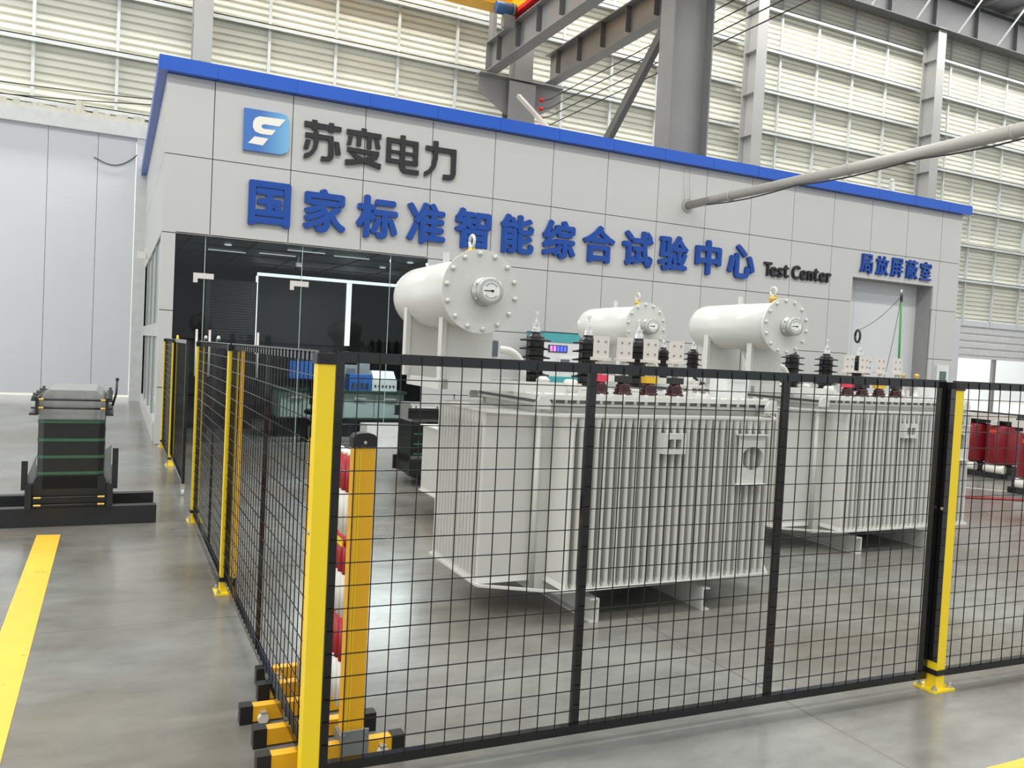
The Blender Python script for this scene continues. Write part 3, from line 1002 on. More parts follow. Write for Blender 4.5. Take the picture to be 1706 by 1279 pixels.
def make_transformer(label):
    """local origin on the floor under the tank centre"""
    t = thing('oil_transformer', label, 'transformer', (0, 0, 0), 0, 'grey oil filled transformers in the fenced test area')
    hx, hy = 0.84, 0.41            # tank half sizes
    Z0, Z1 = 0.2, 1.21
    b = MB(); b.box(-hx, hx, -hy, hy, 0.14, 1.27)
    for sx in (-1, 1):
        for sy in (-1, 1):
            b.tube([(sx * hx, sy * hy, 0.14), (sx * hx, sy * hy, 1.26)], 0.018, 8)
            b.prism([(sx * hx, 0.14), (sx * (hx - 0.12), 0.14), (sx * hx, 0.26)], sy * (hy + 0.012), sy * hy)
    b.build('tank', 'tdirt', t)
    fy = 0.24
    fx, fr_ = 0.345, 0.12
    for s in (-1, 1):
        b = MB(); fin_bank(b, 28, -0.735, 0.735, s * hy, s * (hy + fy), Z0, Z1, 'x', 0.22); b.build('radiator_bank', 'tgrey', t)
    for s in (-1, 1):
        b = MB(); fin_bank(b, 15, -0.36, 0.36, s * hx, (-hx - fx) if s < 0 else (hx + fr_), Z0, Z1, 'y', 0.19); b.build('radiator_bank', 'tgrey', t)
    # stiffening bars run round the fin tips and across the corners
    A, B_ = 0.775, 0.40
    P = [(-A, -hy - fy), (A, -hy - fy), (hx + fr_, -B_), (hx + fr_, B_), (A, hy + fy), (-A, hy + fy), (-hx - fx, B_), (-hx - fx, -B_)]
    for nm, z in (('lower_stiffener', Z0 - 0.004), ('upper_stiffener', Z1 + 0.004)):
        b = MB()
        for i in range(8):
            p, q = P[i], P[(i + 1) % 8]
            b.bar((p[0], p[1], z), (q[0], q[1], z), 0.02, 0.014)
        b.build(nm, 'tgrey', t)
    # fin tops closed by a sheet
    b = MB()
    for s in (-1, 1):
        b.box(-A, A, min(s * hy, s * (hy + fy)), max(s * hy, s * (hy + fy)), Z1, Z1 + 0.006)
        b.box(-hx - fx if s < 0 else hx, -hx if s < 0 else hx + fr_, -B_, B_, Z1, Z1 + 0.006)
    b.build('top_sheet', 'tgrey', t)
    # rim, gasket, cover
    b = MB(); b.box(-hx - 0.035, hx + 0.035, -hy - 0.035, hy + 0.035, 1.255, 1.272); b.build('tank_rim', 'tgrey', t)
    b = MB(); b.box(-hx - 0.03, hx + 0.03, -hy - 0.03, hy + 0.03, 1.272, 1.296); b.build('gasket', 'gasket', t)
    b = MB(); b.box(-hx - 0.085, hx + 0.085, -hy - 0.085, hy + 0.085, 1.296, 1.325)
    for i in range(22):
        x = -hx - 0.02 + i * (2 * hx + 0.04) / 21
        for s in (-1, 1):
            b.lathe([(0.013, 1.325), (0.013, 1.338)], 6, None, T(x, s * (hy + 0.055), 0), False)
            b.lathe([(0.010, 1.275), (0.010, 1.296)], 6, None, T(x, s * (hy + 0.055), 0), False)
    for i in range(9):
        y = -hy + i * (2 * hy) / 8
        for s in (-1, 1):
            b.lathe([(0.013, 1.325), (0.013, 1.338)], 6, None, T(s * (hx + 0.055), y, 0), False)
    b.build('cover', 'tgrey', t)
    for sx in (-1, 1):
        for sy in (-1, 1):
            b = MB(); b.prism([(-0.05, 0.0), (0.05, 0), (0.05, 0.04), (0.02, 0.075), (-0.02, 0.075), (-0.05, 0.04)], -0.008, 0.008, None, T(sx * (hx + 0.03), sy * (hy + 0.09), 1.24))
            b.build('lifting_lug', 'tgrey', t)
    # base channels
    for x in (-0.54, 0.28):
        b = MB()
        b.box(x - 0.03, x + 0.03, -0.66, 0.66, 0.132, 0.14)
        b.box(x - 0.03, x + 0.03, -0.66, 0.66, 0.0, 0.008)
        b.box(x + 0.02 if x < 0 else x - 0.03, x + 0.03 if x < 0 else x - 0.02, -0.66, 0.66, 0.008, 0.132)
        b.build('base_channel', 'tgrey', t)
    # conservator on its cantilever
    cxp, cz, R = -1.275, 1.895, 0.2
    b = MB()
    b.box(-1.40, -0.45, -0.22, -0.14, 1.325, 1.385)
    b.box(-1.40, -0.45, 0.28, 0.36, 1.325, 1.385)
    b.box(-1.42, -1.36, -0.22, 0.36, 1.325, 1.385)
    b.build('support_beam', 'tgrey', t)
    for y in (-0.19, 0.32):
        b = MB()
        lx = -0.115 if y < 0 else -0.165
        poly = [(cxp + lx, 1.385), (cxp + 0.2, 1.385), (cxp + 0.2, 1.80)] + [(cxp + 0.17 - (0.165 - lx) * i / 8, cz - math.sqrt(max(0, (R - 0.002) ** 2 - (0.17 - (0.165 - lx) * i / 8) ** 2))) for i in range(9)] + [(cxp + lx, 1.80)]
        b.prism(poly, y - 0.006, y + 0.006)
        b.box(cxp + lx - 0.018, cxp + lx + 0.012, y - 0.02, y + 0.04, 1.385, 1.84 if y > 0 else 1.80)
        b.box(cxp + 0.19, cxp + 0.2, y - 0.006, y + 0.05, 1.385, 1.80)
        b.build('support_plate', 'tgrey', t)
    b = MB()
    M4 = T(cxp, -0.43, cz) @ RX(-math.pi / 2)
    b.lathe([(R, 0.0), (R, 0.96), (R * 0.97, 1.0), (R * 0.85, 1.04), (R * 0.6, 1.075), (R * 0.25, 1.09), (0.01, 1.092)], 48, None, M4)
    cons = b.build('conservator', 'tgrey', t)
    b = MB()
    b.lathe([(0.237, 0.0), (0.237, 0.016)], 56, None, M4 @ T(0, 0, -0.02), False)
    b.lathe([(0.225, 0.0), (0.225, 0.014)], 56, None, M4 @ T(0, 0, 0.0), False)
    ec = b.build('end_cover', 'tgrey', t)
    for i in range(14):
        a = 2 * math.pi * (i + 0.3) / 14
        b = MB(); b.lathe([(0.013, 0), (0.013, -0.012), (0.006, -0.02)], 8, None, M4 @ T(0.212 * math.cos(a), 0.212 * math.sin(a), -0.02))
        b.build('bolt', 'tgrey', ec)
    # oil level gauge
    b = MB()
    G = M4 @ T(0.02, 0.0, -0.02)
    b.lathe([(0.082, 0), (0.082, -0.016), (0.062, -0.018), (0.062, -0.055), (0.074, -0.058), (0.078, -0.064), (0.078, -0.088), (0.07, -0.093), (0.056, -0.094)], 36, 'dialg', G)
    b.lathe([(0.052, -0.094), (0.052, -0.0955)], 36, 'dial', G)
    for i in range(5):
        a = 2 * math.pi * i / 5
        b.lathe([(0.008, -0.016), (0.008, -0.03)], 6, 'tgrey', G @ T(0.072 * math.cos(a), 0.072 * math.sin(a), 0))
    # scale arc and pointer
    for i in range(9):
        a = math.radians(40 + 100 * i / 8)
        for sg in (1, -1):
            pt = G @ T(0.042 * math.cos(a), -sg * 0.042 * math.sin(a), -0.0962)
            b.cbox((0, 0, 0), (0.003, 0.010, 0.001), 'darkp', pt @ Matrix.Rotation(math.pi / 2 + (-sg) * a, 4, 'Z'))
    b.cbox((0, 0, 0), (0.05, 0.005, 0.002), 'darkp', G @ T(-0.018, 0, -0.0965))
    b.cbox((0, 0, 0), (0.016, 0.012, 0.002), 'darkp', G @ T(0.008, 0, -0.0965))
    b.build('oil_gauge', None, ec)
    # filler cap + ring
    b = MB()
    b.lathe([(0.03, 0), (0.03, 0.03), (0.034, 0.032), (0.034, 0.05), (0.02, 0.055), (0.02, 0.07)], 14, 'brass', T(cxp, -0.28, cz + R - 0.006))
    ring = [(cxp, -0.28 + 0.035 * math.cos(a * math.pi / 8), cz + R + 0.098 + 0.035 * math.sin(a * math.pi / 8)) for a in range(17)]
    b.tube(ring, 0.009, 8, 'tgrey')
    b.build('filler_cap', None, cons)
    b = MB(); b.box(cxp - 0.02, cxp + 0.02, 0.12, 0.13, cz + R - 0.01, cz + R + 0.07); b.build('lifting_eye', 'tgrey', cons)
    # connecting pipe and relay
    b = MB()
    pts = [(cxp + 0.26, 0.12, 1.72), (cxp + 0.3, 0.12, 1.60), (cxp + 0.38, 0.1, 1.51)]
    b.tube([(cxp + 0.05, 0.1, 1.71), (cxp + 0.10, 0.1, 1.62), (cxp + 0.2, 0.1, 1.58), (cxp + 0.42, 0.1, 1.575)] + [(cxp + 0.42 + 0.14 * math.sin(a * math.pi / 12), 0.1, 1.435 + 0.14 * math.cos(a * math.pi / 12)) for a in range(1, 7)] + [(cxp + 0.56, 0.1, 1.325)], 0.026, 12)
    b.lathe([(0.05, 0), (0.05, 0.02)], 16, None, T(cxp + 0.56, 0.1, 1.325))
    b.build('oil_pipe', 'tgrey', t)
    b = MB()
    b.box(cxp + 0.235, cxp + 0.355, 0.02, 0.18, 1.50, 1.66, 'tgrey'); b.box(cxp + 0.255, cxp + 0.335, 0.012, 0.02, 1.53, 1.63, 'screen')
    b.lathe([(0.015, 1.46), (0.015, 1.5)], 8, 'brass', T(cxp + 0.29, 0.05, 0))
    b.build('gas_relay', None, t)
    # bushings
    for x in (-0.58, -0.17, 0.25):
        bushing_hv(t, x, 0.2, 1.36)
        p = MB(); p.lathe([(0.095, 1.325), (0.095, 1.34), (0.08, 1.36)], 20, None, T(x, 0.2, 0)); p.build('bushing_flange', 'tgrey', t)
    for x, c in ((-0.32, 'redcap'), (-0.14, 'blkcap'), (0.065, 'yelcap'), (0.275, 'blkcap')):
        bushing_lv(t, x, -0.22, 1.325, c)
    # fittings on the cover
    b = MB(); b.box(0.62, 0.80, -0.34, -0.16, 1.325, 1.50); b.box(0.64, 0.78, -0.345, -0.34, 1.47, 1.485); b.box(0.64, 0.78, -0.345, -0.34, 1.44, 1.45); b.build('terminal_box', 'cream', t)
    for x, y in ((0.44, -0.3), (0.56, -0.05)):
        b = MB()
        b.lathe([(0.03, 1.325), (0.03, 1.36), (0.018, 1.37), (0.018, 1.44), (0.03, 1.445), (0.03, 1.47), (0.012, 1.475), (0.012, 1.52)], 12, 'tgrey', T(x, y, 0))
        b.lathe([(0.02, 1.52), (0.024, 1.53), (0.024, 1.55), (0.012, 1.56)], 8, 'brass', T(x, y, 0))
        b.build('valve', None, t)
    b = MB(); b.lathe([(0.045, 1.325), (0.045, 1.40), (0.03, 1.41)], 16, None, T(-0.52, -0.2, 0)); b.build('thermometer_well', 'tdirt', t)
    b = MB(); b.lathe([(0.06, 1.325), (0.06, 1.345), (0.04, 1.35), (0.045, 1.39), (0.0451, 1.40), (0.02, 1.42)], 16, None, T(-0.64, -0.05, 0)); b.build('relief_valve', 'tgrey', t)
    b = MB(); b.box(0.36, 0.40, -0.12, -0.1, 1.325, 1.42); b.build('earth_lug', 'tin', t)
    b = MB(); b.box(0.33, 0.36, -0.3, -0.28, 1.325, 1.40); b.build('earth_lug', 'tin', t)
    # thermometer bracket with round hole and small rating-plate holder on the front fins
    yf = -hy - fy - 0.012
    b = MB()
    x0, x1, z0, z1 = 0.455, 0.67, 0.80, 1.11
    cx_, cz_, ro = 0.572, 0.962, 0.074
    N = 28
    # plate with hole: ring quads to the rectangle
    def rectpt(a):
        dx, dz = math.cos(a), math.sin(a)
        tx = ((x1 if dx > 0 else x0) - cx_) / dx if abs(dx) > 1e-6 else 1e9
        tz = ((z1 if dz > 0 else z0) - cz_) / dz if abs(dz) > 1e-6 else 1e9
        tt = min(tx, tz)
        return (cx_ + dx * tt, cz_ + dz * tt)
    angs = sorted([2 * math.pi * i / N for i in range(N)] + [math.atan2(zz - cz_, xx - cx_) % (2 * math.pi) for xx in (x0, x1) for zz in (z0, z1)])
    inn = [b.bm.verts.new((cx_ + ro * 1.2 * math.cos(a), yf - 0.02, cz_ + ro * 1.0 * math.sin(a))) for a in angs]
    oun = [b.bm.verts.new((rectpt(a)[0], yf - 0.02, rectpt(a)[1])) for a in angs]
    inb = [b.bm.verts.new((cx_ + ro * 1.2 * math.cos(a), yf - 0.014, cz_ + ro * math.sin(a))) for a in angs]
    oub = [b.bm.verts.new((rectpt(a)[0], yf - 0.014, rectpt(a)[1])) for a in angs]
    n_ = len(angs)
    for i in range(n_):
        j = (i + 1) % n_
        b.face([inn[i], inn[j], oun[j], oun[i]]); b.face([inb[j], inb[i], oub[i], oub[j]])
        b.face([inn[j], inn[i], inb[i], inb[j]]); b.face([oun[i], oun[j], oub[j], oub[i]])
    b.box(x0 - 0.01, x1 + 0.01, yf - 0.045, yf + 0.014, z0 - 0.006, z0)
    b.box(x0 - 0.01, x1 + 0.01, yf - 0.045, yf + 0.014, z1, z1 + 0.006)
    b.build('instrument_bracket', 'tgrey', t)
    b = MB()
    b.box(-0.135, 0.03, yf - 0.03, yf + 0.012, 1.085, 1.12); b.box(-0.135, 0.03, yf - 0.03, yf + 0.012, 0.995, 1.025)
    b.box(-0.135, -0.1, yf - 0.03, yf + 0.012, 1.025, 1.085); b.box(-0.005, 0.03, yf - 0.03, yf + 0.012, 1.025, 1.085); b.box(-0.057, -0.047, yf - 0.03, yf + 0.012, 1.025, 1.085)
    b.build('plate_holder', 'tgrey', t)
    return t


TR = make_transformer('grey oil filled transformer nearest the fence corner, at the front')
TR.location = (3.13, 4.75, 0)
t2 = copy_tree(TR); t2.location = (6.342, 5.65, 0); t2.scale = (1.05, 1.0, 1.0)
tag(t2, 'grey oil filled transformer on the right, in front of the green rod')
t3 = copy_tree(TR); t3.location = (6.01, 7.27, 0)
tag(t3, 'grey oil filled transformer furthest back, its conservator seen between the other two')

# only the right-hand unit carries the two brass-capped valves
for r_ in (TR, t3):
    for c_ in [c for c in r_.children if c.name.startswith('valve')]:
        bpy.data.objects.remove(c_)

# low finned transformer tank behind the first one
t4 = thing('finned_tank', 'low grey finned tank half hidden behind the front left transformer', 'tank', (3.55, 7.2, 0))
b = MB(); b.box(-0.5, 0.5, -0.3, 0.3, 0.1, 0.86); b.build('body', 'tdirt', t4)
for s in (-1, 1):
    b = MB(); fin_bank(b, 14, -0.32, 0.32, s * 0.5, s * 0.84, 0.2, 0.82, 'y'); b.build('radiator_bank', 'tgrey', t4)
    b = MB(); fin_bank(b, 18, -0.42, 0.42, s * 0.3, s * 0.5, 0.2, 0.82, 'x'); b.build('radiator_bank', 'tgrey', t4)
    b = MB(); b.box(min(s * 0.5, s * 0.86), max(s * 0.5, s * 0.86), -0.36, 0.36, 0.82, 0.832); b.build('top_sheet', 'tgrey', t4)
    b = MB(); b.bar((s * 0.84, -0.36, 0.197), (s * 0.84, 0.36, 0.197), 0.02, 0.014); b.build('fin_rail', 'tgrey', t4)
for x in (-0.3, 0.3):
    b = MB(); b.box(x - 0.05, x + 0.05, -0.45, 0.45, 0, 0.1); b.build('base_channel', 'tgrey', t4)

# ================================================================== BLACK CORES
def make_core(label):
    """three-limb iron core seen on its end; length runs along y"""
    t = thing('transformer_core', label, 'core', (0, 0, 0), 0, 'black wrapped transformer cores')
    w = 0.235
    L = 1.0
    for y in (0.03, 0.62):
        b = MB()
        b.box(-0.64, 0.64, y - 0.04, y + 0.06, 0.14, 0.15); b.box(-0.64, 0.64, y - 0.04, y + 0.06, 0.0, 0.01); b.box(-0.64, 0.64, y - 0.04, y - 0.03, 0.01, 0.14)
        b.build('base_channel', 'channel', t)
    prof = [(-w, 0.15), (w, 0.15), (w, 0.98), (w - 0.05, 1.04), (w - 0.1, 1.08), (-w + 0.1, 1.08), (-w + 0.05, 1.04), (-w, 0.98)]
    b = MB()
    b.prism([(-w, 0.85), (w, 0.85), (w, 1.0), (w - 0.025, 1.05), (w - 0.07, 1.085), (-w + 0.07, 1.085), (-w + 0.025, 1.05), (-w, 1.0)], 0.02, L)
    for i in (-1, 1):
        b.box(i * (w - 0.075) - 0.004, i * (w - 0.075) + 0.004, 0.012, 0.02, 0.85, 1.06)
        b.box(i * (w - 0.035) - 0.003, i * (w - 0.035) + 0.003, 0.012, 0.02, 0.85, 1.03)
    b.build('top_yoke', 'lam', t)
    for i, y0 in enumerate((0.0, 0.38, 0.76)):
        b = MB()
        b.prism([(-w, y0 + 0.03), (-w + 0.04, y0), (w - 0.04, y0), (w, y0 + 0.03), (w, y0 + 0.24), (-w, y0 + 0.24)], 0.3, 0.85, axis='z')
        lb = b.build('wrapped_limb', 'coreb', t)
        for z in (0.835, 0.69, 0.555, 0.425):
            s = MB()
            s.prism([(-w - 0.004, y0 + 0.028), (-w + 0.038, y0 - 0.004), (w - 0.038, y0 - 0.004), (w + 0.004, y0 + 0.028), (w + 0.004, y0 + 0.2), (-w - 0.004, y0 + 0.2)], z - 0.011, z + 0.011, axis='z')
            s.build('green_strap', 'strap', lb)
    b = MB()
    b.prism([(-w - 0.06, 0.15), (w + 0.06, 0.15), (w + 0.02, 0.36), (w, 0.4), (-w, 0.4), (-w - 0.02, 0.36)], 0.0, L)
    b.build('bottom_yoke', 'coreb', t)
    # clamp channels along both sides, top and bottom
    for s in (-1, 1):
        b = MB()
        b.box(min(s * w, s * (w + 0.02)), max(s * w, s * (w + 0.02)), -0.06, L + 0.06, 0.9, 1.03)
        b.box(min(s * w, s * (w + 0.06)), max(s * w, s * (w + 0.06)), -0.06, L + 0.06, 0.89, 0.905)
        b.box(min(s * w, s * (w + 0.05)), max(s * w, s * (w + 0.05)), -0.06, L + 0.06, 1.0, 1.012)
        for i in range(4):
            b.lathe([(0.02, 1.012), (0.02, 1.035), (0.012, 1.035), (0.012, 1.06)], 8, None, T(s * (w + 0.03), 0.0 + i * 0.32, 0))
        b.build('top_clamp', 'channel', t)
        b = MB()
        b.box(min(s * (w + 0.03), s * (w + 0.075)), max(s * (w + 0.03), s * (w + 0.075)), -0.04, L + 0.04, 0.15, 0.34)
        b.build('bottom_clamp', 'channel', t)
        b = MB()
        b.prism([(s * (w + 0.01), 0.30), (s * (w + 0.1), 0.30), (s * (w + 0.01), 0.56)] if s < 0 else [(w + 0.005, 0.30), (w + 0.055, 0.36), (w + 0.055, 0.64), (w + 0.005, 0.60)], 0.05, 0.07)
        b.build('guide_plate', 'plateg', t)
        b = MB()
        xo = s * (w + 0.085)
        b.box(xo - 0.022, xo + 0.022, 0.02, 0.03, 0.29, 0.52 if s < 0 else 0.62)
        b.box(xo - 0.012, xo + 0.012, 0.014, 0.02, 0.40, 0.415); b.box(xo - 0.012, xo + 0.012, 0.014, 0.02, 0.5, 0.512)
        b.build('side_bracket', 'channel', t)
    b = MB(); b.tube([(w + 0.05, 0.1, 0.96), (w + 0.075, 0.1, 1.06), (w + 0.08, 0.1, 1.17)], 0.009, 8); b.lathe([(0.004, 1.165), (0.014, 1.175), (0.014, 1.185), (0.004, 1.195)], 10, None, T(w + 0.08, 0.1, 0)); b.build('top_rod', 'channel', t)
    for z in (1.012, 0.945, 0.235, 0.175):
        b = MB()
        b.tube([(-w - 0.05, -0.03, z), (w + 0.05, -0.03, z)], 0.008, 8, 'channel')
        for s in (-1, 1):
            b.tube([(s * (w - 0.035), -0.03, z), (s * (w + 0.015), -0.03, z)], 0.009, 6, 'brass', False)
        b.build('tie_rod', None, t)
    return t


c1 = make_core('black wrapped transformer core with silver top standing in the left aisle')
c1.location = (-0.285, 7.42, 0)
c2 = copy_tree(c1)
c2.rotation_euler = (0, 0, math.pi / 2); c2.location = (3.85, 9.1, 0); c2.scale = (1.0, 0.8, 0.86)
tag(c2, 'black wrapped transformer core behind the fence, left of the front transformer')

# ================================================================== RED DRY TRANSFORMERS
def make_dry(label):
    t = thing('dry_transformer', label, 'transformer', (0, 0, 0), 0, 'red resin cast transformers')
    for i in range(3):
        y = -0.47 + i * 0.47
        b = MB(); b.lathe([(0.14, 0.22), (0.225, 0.23), (0.232, 0.25), (0.232, 0.80), (0.225, 0.82), (0.14, 0.83)], 28, None, T(0, y, 0)); c = b.build('coil', 'coil', t)
        b = MB(); b.box(-0.237, -0.225, y - 0.07, y + 0.07, 0.70, 0.76); b.build('label_plate', 'coilb', c)
        b = MB(); b.box(-0.26, -0.2, y - 0.05, y + 0.05, 0.83, 0.9); b.tube([(-0.2, y, 0.88), (-0.05, y, 0.98)], 0.02, 8); b.build('terminal', 'tin', c)
        b = MB()
        b.lathe([(0.06, -0.16), (0.07, -0.15), (0.07, 0.15), (0.06, 0.16)], 16, None, T(-0.16, y, 0.145) @ RX(math.pi / 2)); b.build('support_block', 'white', t)
    b = MB(); b.box(-0.12, 0.12, -0.72, 0.72, 0.85, 1.02); b.box(-0.12, 0.12, -0.72, 0.72, 0.08, 0.2)
    for y in (-0.47, 0, 0.47): b.box(-0.1, 0.1, y - 0.1, y + 0.1, 0.2, 0.86)
    b.build('core', 'darkp', t)
    b = MB(); b.box(-0.16, -0.13, -0.75, 0.75, 0.9, 1.0); b.box(0.13, 0.16, -0.75, 0.75, 0.9, 1.0); b.build('top_clamp', 'tin', t)
    b = MB(); b.box(-0.2, -0.12, -0.72, 0.72, 0.0, 0.08); b.box(0.12, 0.2, -0.72, 0.72, 0.0, 0.08); b.box(-0.2, 0.2, -0.7, -0.6, 0.0, 0.075); b.box(-0.2, 0.2, 0.6, 0.7, 0.0, 0.075); b.build('base_frame', 'channel', t)
    b = MB(); b.lathe([(0.1, 1.03), (0.09, 1.08), (0.05, 1.12), (0.01, 1.13)], 14, None, T(0.0, 0.25, 0)); b.build('lifting_cap', 'redcap', t)
    return t


d1_ = make_dry('red resin cast transformer with orange label, further of the two at the right edge')
d1_.location = (12.6, 8.75, 0)
d2_ = copy_tree(d1_); d2_.location = (11.35, 6.5, 0); d2_.scale = (1.0, 1.0, 1.0)
tag(d2_, 'red resin cast transformer cut by the right edge, nearer of the two')

b = MB()
random.seed(4)
pts = [(9.4, 6.95, 0.012), (9.9, 6.93, 0.012), (10.2, 6.8, 0.012), (10.6, 6.62, 0.012), (11.0, 6.25, 0.012), (11.6, 5.6, 0.012)]
b.tube(pts, 0.012, 8)
b.tube([(p[0] + 0.1, p[1] + 0.16 - 0.05 * i, 0.012) for i, p in enumerate(pts)], 0.012, 8)
tag(b.build('floor_hose', 'hose'), 'dark red hose lying on the floor before the red transformers', 'hose')

# ================================================================== FENCE
FX_ = 0.654       # centre of the left fence run
def fy_at(x):     # front run, very slightly out of square
    return 2.84 - (x - 0.66) * 0.0425


def fence_post(x, y, label, h=1.49, base=True, rz=0.0, d=0.03, clamp=True):
    t = thing('fence_post', label, 'post', (x, y, 0), rz, 'yellow posts of the mesh fence')
    b = MB(); b.box(-d, d, -d, d, 0.008, h); b.build('tube', 'yellow', t)
    b = MB(); b.box(-d - 0.004, d + 0.004, -d - 0.004, d + 0.004, h - 0.006, h + 0.032)
    b.box(-d + 0.012, d - 0.012, -d - 0.006, -d - 0.003, h + 0.008, h + 0.016)
    b.build('cap', 'plast', t)
    b = MB(); b.box(-0.075, 0.075, -0.06, 0.06, 0.0, 0.01); b.build('base_plate', 'yellow', t)
    for sx in (-1, 1):
        for sy in (-1, 1):
            b = MB(); b.lathe([(0.014, 0.01), (0.014, 0.02), (0.008, 0.02), (0.008, 0.034)], 6, None, T(sx * 0.056, sy * 0.042, 0), False); b.build('anchor_bolt', 'bolt', t)
    if clamp:
        b = MB(); b.box(-d - 0.007, d + 0.007, -d - 0.007, d + 0.007, 0.075, 0.10); b.build('clamp', 'plast', t)
    b = MB(); b.lathe([(0.008, 0), (0.008, 0.006)], 8, None, T(-d, 0, 0.9) @ RY(-math.pi / 2)); b.build('set_screw', 'bolt', t)
    return t


def fence_panel(p0, p1, label, mids=(), z0=0.10, z1=1.53, cell=0.0765, stile=0.028, caster=False, proud=1):
    """framed mesh panel from p0 to p1 (xy); mids = fractions for flat bars"""
    p0, p1 = Vector((p0[0], p0[1], 0)), Vector((p1[0], p1[1], 0))
    L = (p1 - p0).length
    t = thing('mesh_fence', label, 'fence', p0, math.atan2(p1.y - p0.y, p1.x - p0.x), 'black mesh fence panels')
    d = 0.015
    b = MB(); b.box(0, L, -d, d, z1 - 0.038, z1); b.build('top_rail', 'black', t)
    b = MB(); b.box(0, L, -d, d, z0, z0 + 0.036); b.build('bottom_rail', 'black', t)
    for x in (0, L - stile):
        b = MB(); b.box(x, x + stile, -d, d, z0 + 0.036, z1 - 0.038); b.build('stile', 'black', t)
    for f in mids:
        b = MB(); b.box(f * L - 0.018, f * L + 0.018, 0.002, d + 0.004, z0 + 0.036, z1 - 0.038); b.build('middle_bar', 'black', t)
    n = max(2, round(L / cell))
    yw = -d - 0.002
    b = MB()
    for i in range(1, n):
        x = L * i / n
        b.bar((x, yw, z0 + 0.03), (x, yw, z1 - 0.012), 0.0034, 0.0034)
        b.lathe([(0.005, 0), (0.003, 0.006)], 6, None, T(x, yw, z1 - 0.012), False)
    m_ = round((z1 - z0 - 0.02) / 0.0795)
    for i in range(1, m_):
        z = z0 + 0.02 + (z1 - z0 - 0.03) * i / m_
        b.bar((0.006, yw - 0.004, z), (L - 0.006, yw - 0.004, z), 0.0034, 0.0034)
    b.build('wire_mesh', 'blackw', t)
    if caster:
        b = MB(); b.lathe([(0.03, -0.012), (0.034, -0.008), (0.034, 0.008), (0.03, 0.012)], 14, 'cream', T(0.03, 0, 0.034) @ RX(math.pi / 2)); b.box(0.01, 0.05, -0.02, 0.02, 0.05, z0, 'bolt')
        b.build('caster', None, t)
    return t


# front run
XR = 3.725
fence_post(FX_, fy_at(FX_) , 'yellow corner post closest to the camera with black cap', clamp=False)
rp = fence_post(XR, fy_at(XR), 'yellow fence post at the right of the front run, base plate in full view')
a0, a1 = FX_ + 0.037, XR - 0.04
fence_panel((a0, fy_at(a0)), (a1, fy_at(a1) + 0.03), 'black mesh fence panel with two bars in front of the transformers', (0.341, 0.671), z0=0.045)
b = MB(); b.box(-0.0345, -0.0305, -0.03, 0.03, 0.14, 1.49); b.build('edge_strip', 'black', rp)
a0, a1 = XR + 0.04, 6.75
fence_panel((a0, fy_at(a0) + 0.03), (a1, fy_at(a1) + 0.03), 'black mesh fence panel running off the right edge of the photo', (1 / 3, 2 / 3), z0=0.045)
# left run
for y, lab in ((5.27, 'yellow fence post seen through the mesh, second from the near corner on the left run'),
               (7.42, 'yellow fence post between the near mesh panels and the gate on the left run'),
               (10.72, 'yellow fence post at the hinge side of the swung mesh gate, left run'),
               (12.55, 'yellow fence post furthest away, by the corner of the test room')):
    fence_post(FX_, y, lab, rz=math.pi / 2)
y0, y1 = fy_at(FX_) + 0.035, 5.27 - 0.04
fence_panel((FX_, y1), (FX_, y0), 'black mesh fence panel running back from the corner post on the left side', (0.5,), z0=0.08)
fence_panel((FX_, 7.42 - 0.04), (FX_, 5.27 + 0.04), 'black mesh fence panel second back along the left side, beside the aisle', (0.5,), z0=0.03)
fence_panel((FX_ - 0.01, 8.62), (FX_, 10.72 - 0.04), 'black mesh gate leaf on a small caster along the left side', (), z0=0.12, caster=True)
fence_panel((FX_, 12.55 - 0.04), (FX_, 10.72 + 0.04), 'short black mesh fence panel at the far end by the test room', (), z0=0.03)
b = MB(); b.box(FX_ + 0.02, FX_ + 0.038, 5.06, 5.085, 0.14, 1.5, 'orange'); b.box(FX_ + 0.02, FX_ + 0.038, 5.06, 5.085, 0.0, 0.14, 'plast')
tag(b.build('yellow_strut', None), 'thin yellow upright fixed behind the mesh beside the second post', 'strut')
# brackets along the top of the fence
for (x, y, lab) in ((FX_, 6.1, 'small silver latch bolt on the left fence top, nearer one'), (FX_, 7.0, 'small silver latch bolt on the left fence top, further one'), (FX_ - 0.005, 10.2, 'small yellow padlock on top of the mesh gate')):
    b = MB()
    yel = 'padlock' in lab
    b.box(x - 0.012, x + 0.012, y - 0.05, y + 0.05, 1.53, 1.542, 'yellow' if yel else 'plast')
    b.lathe([(0.012, 1.542), (0.014, 1.56), (0.006, 1.575)], 8, 'yellow' if yel else 'bolt', T(x, y, 0))
    tag(b.build('fence_latch', None), lab, 'latch')

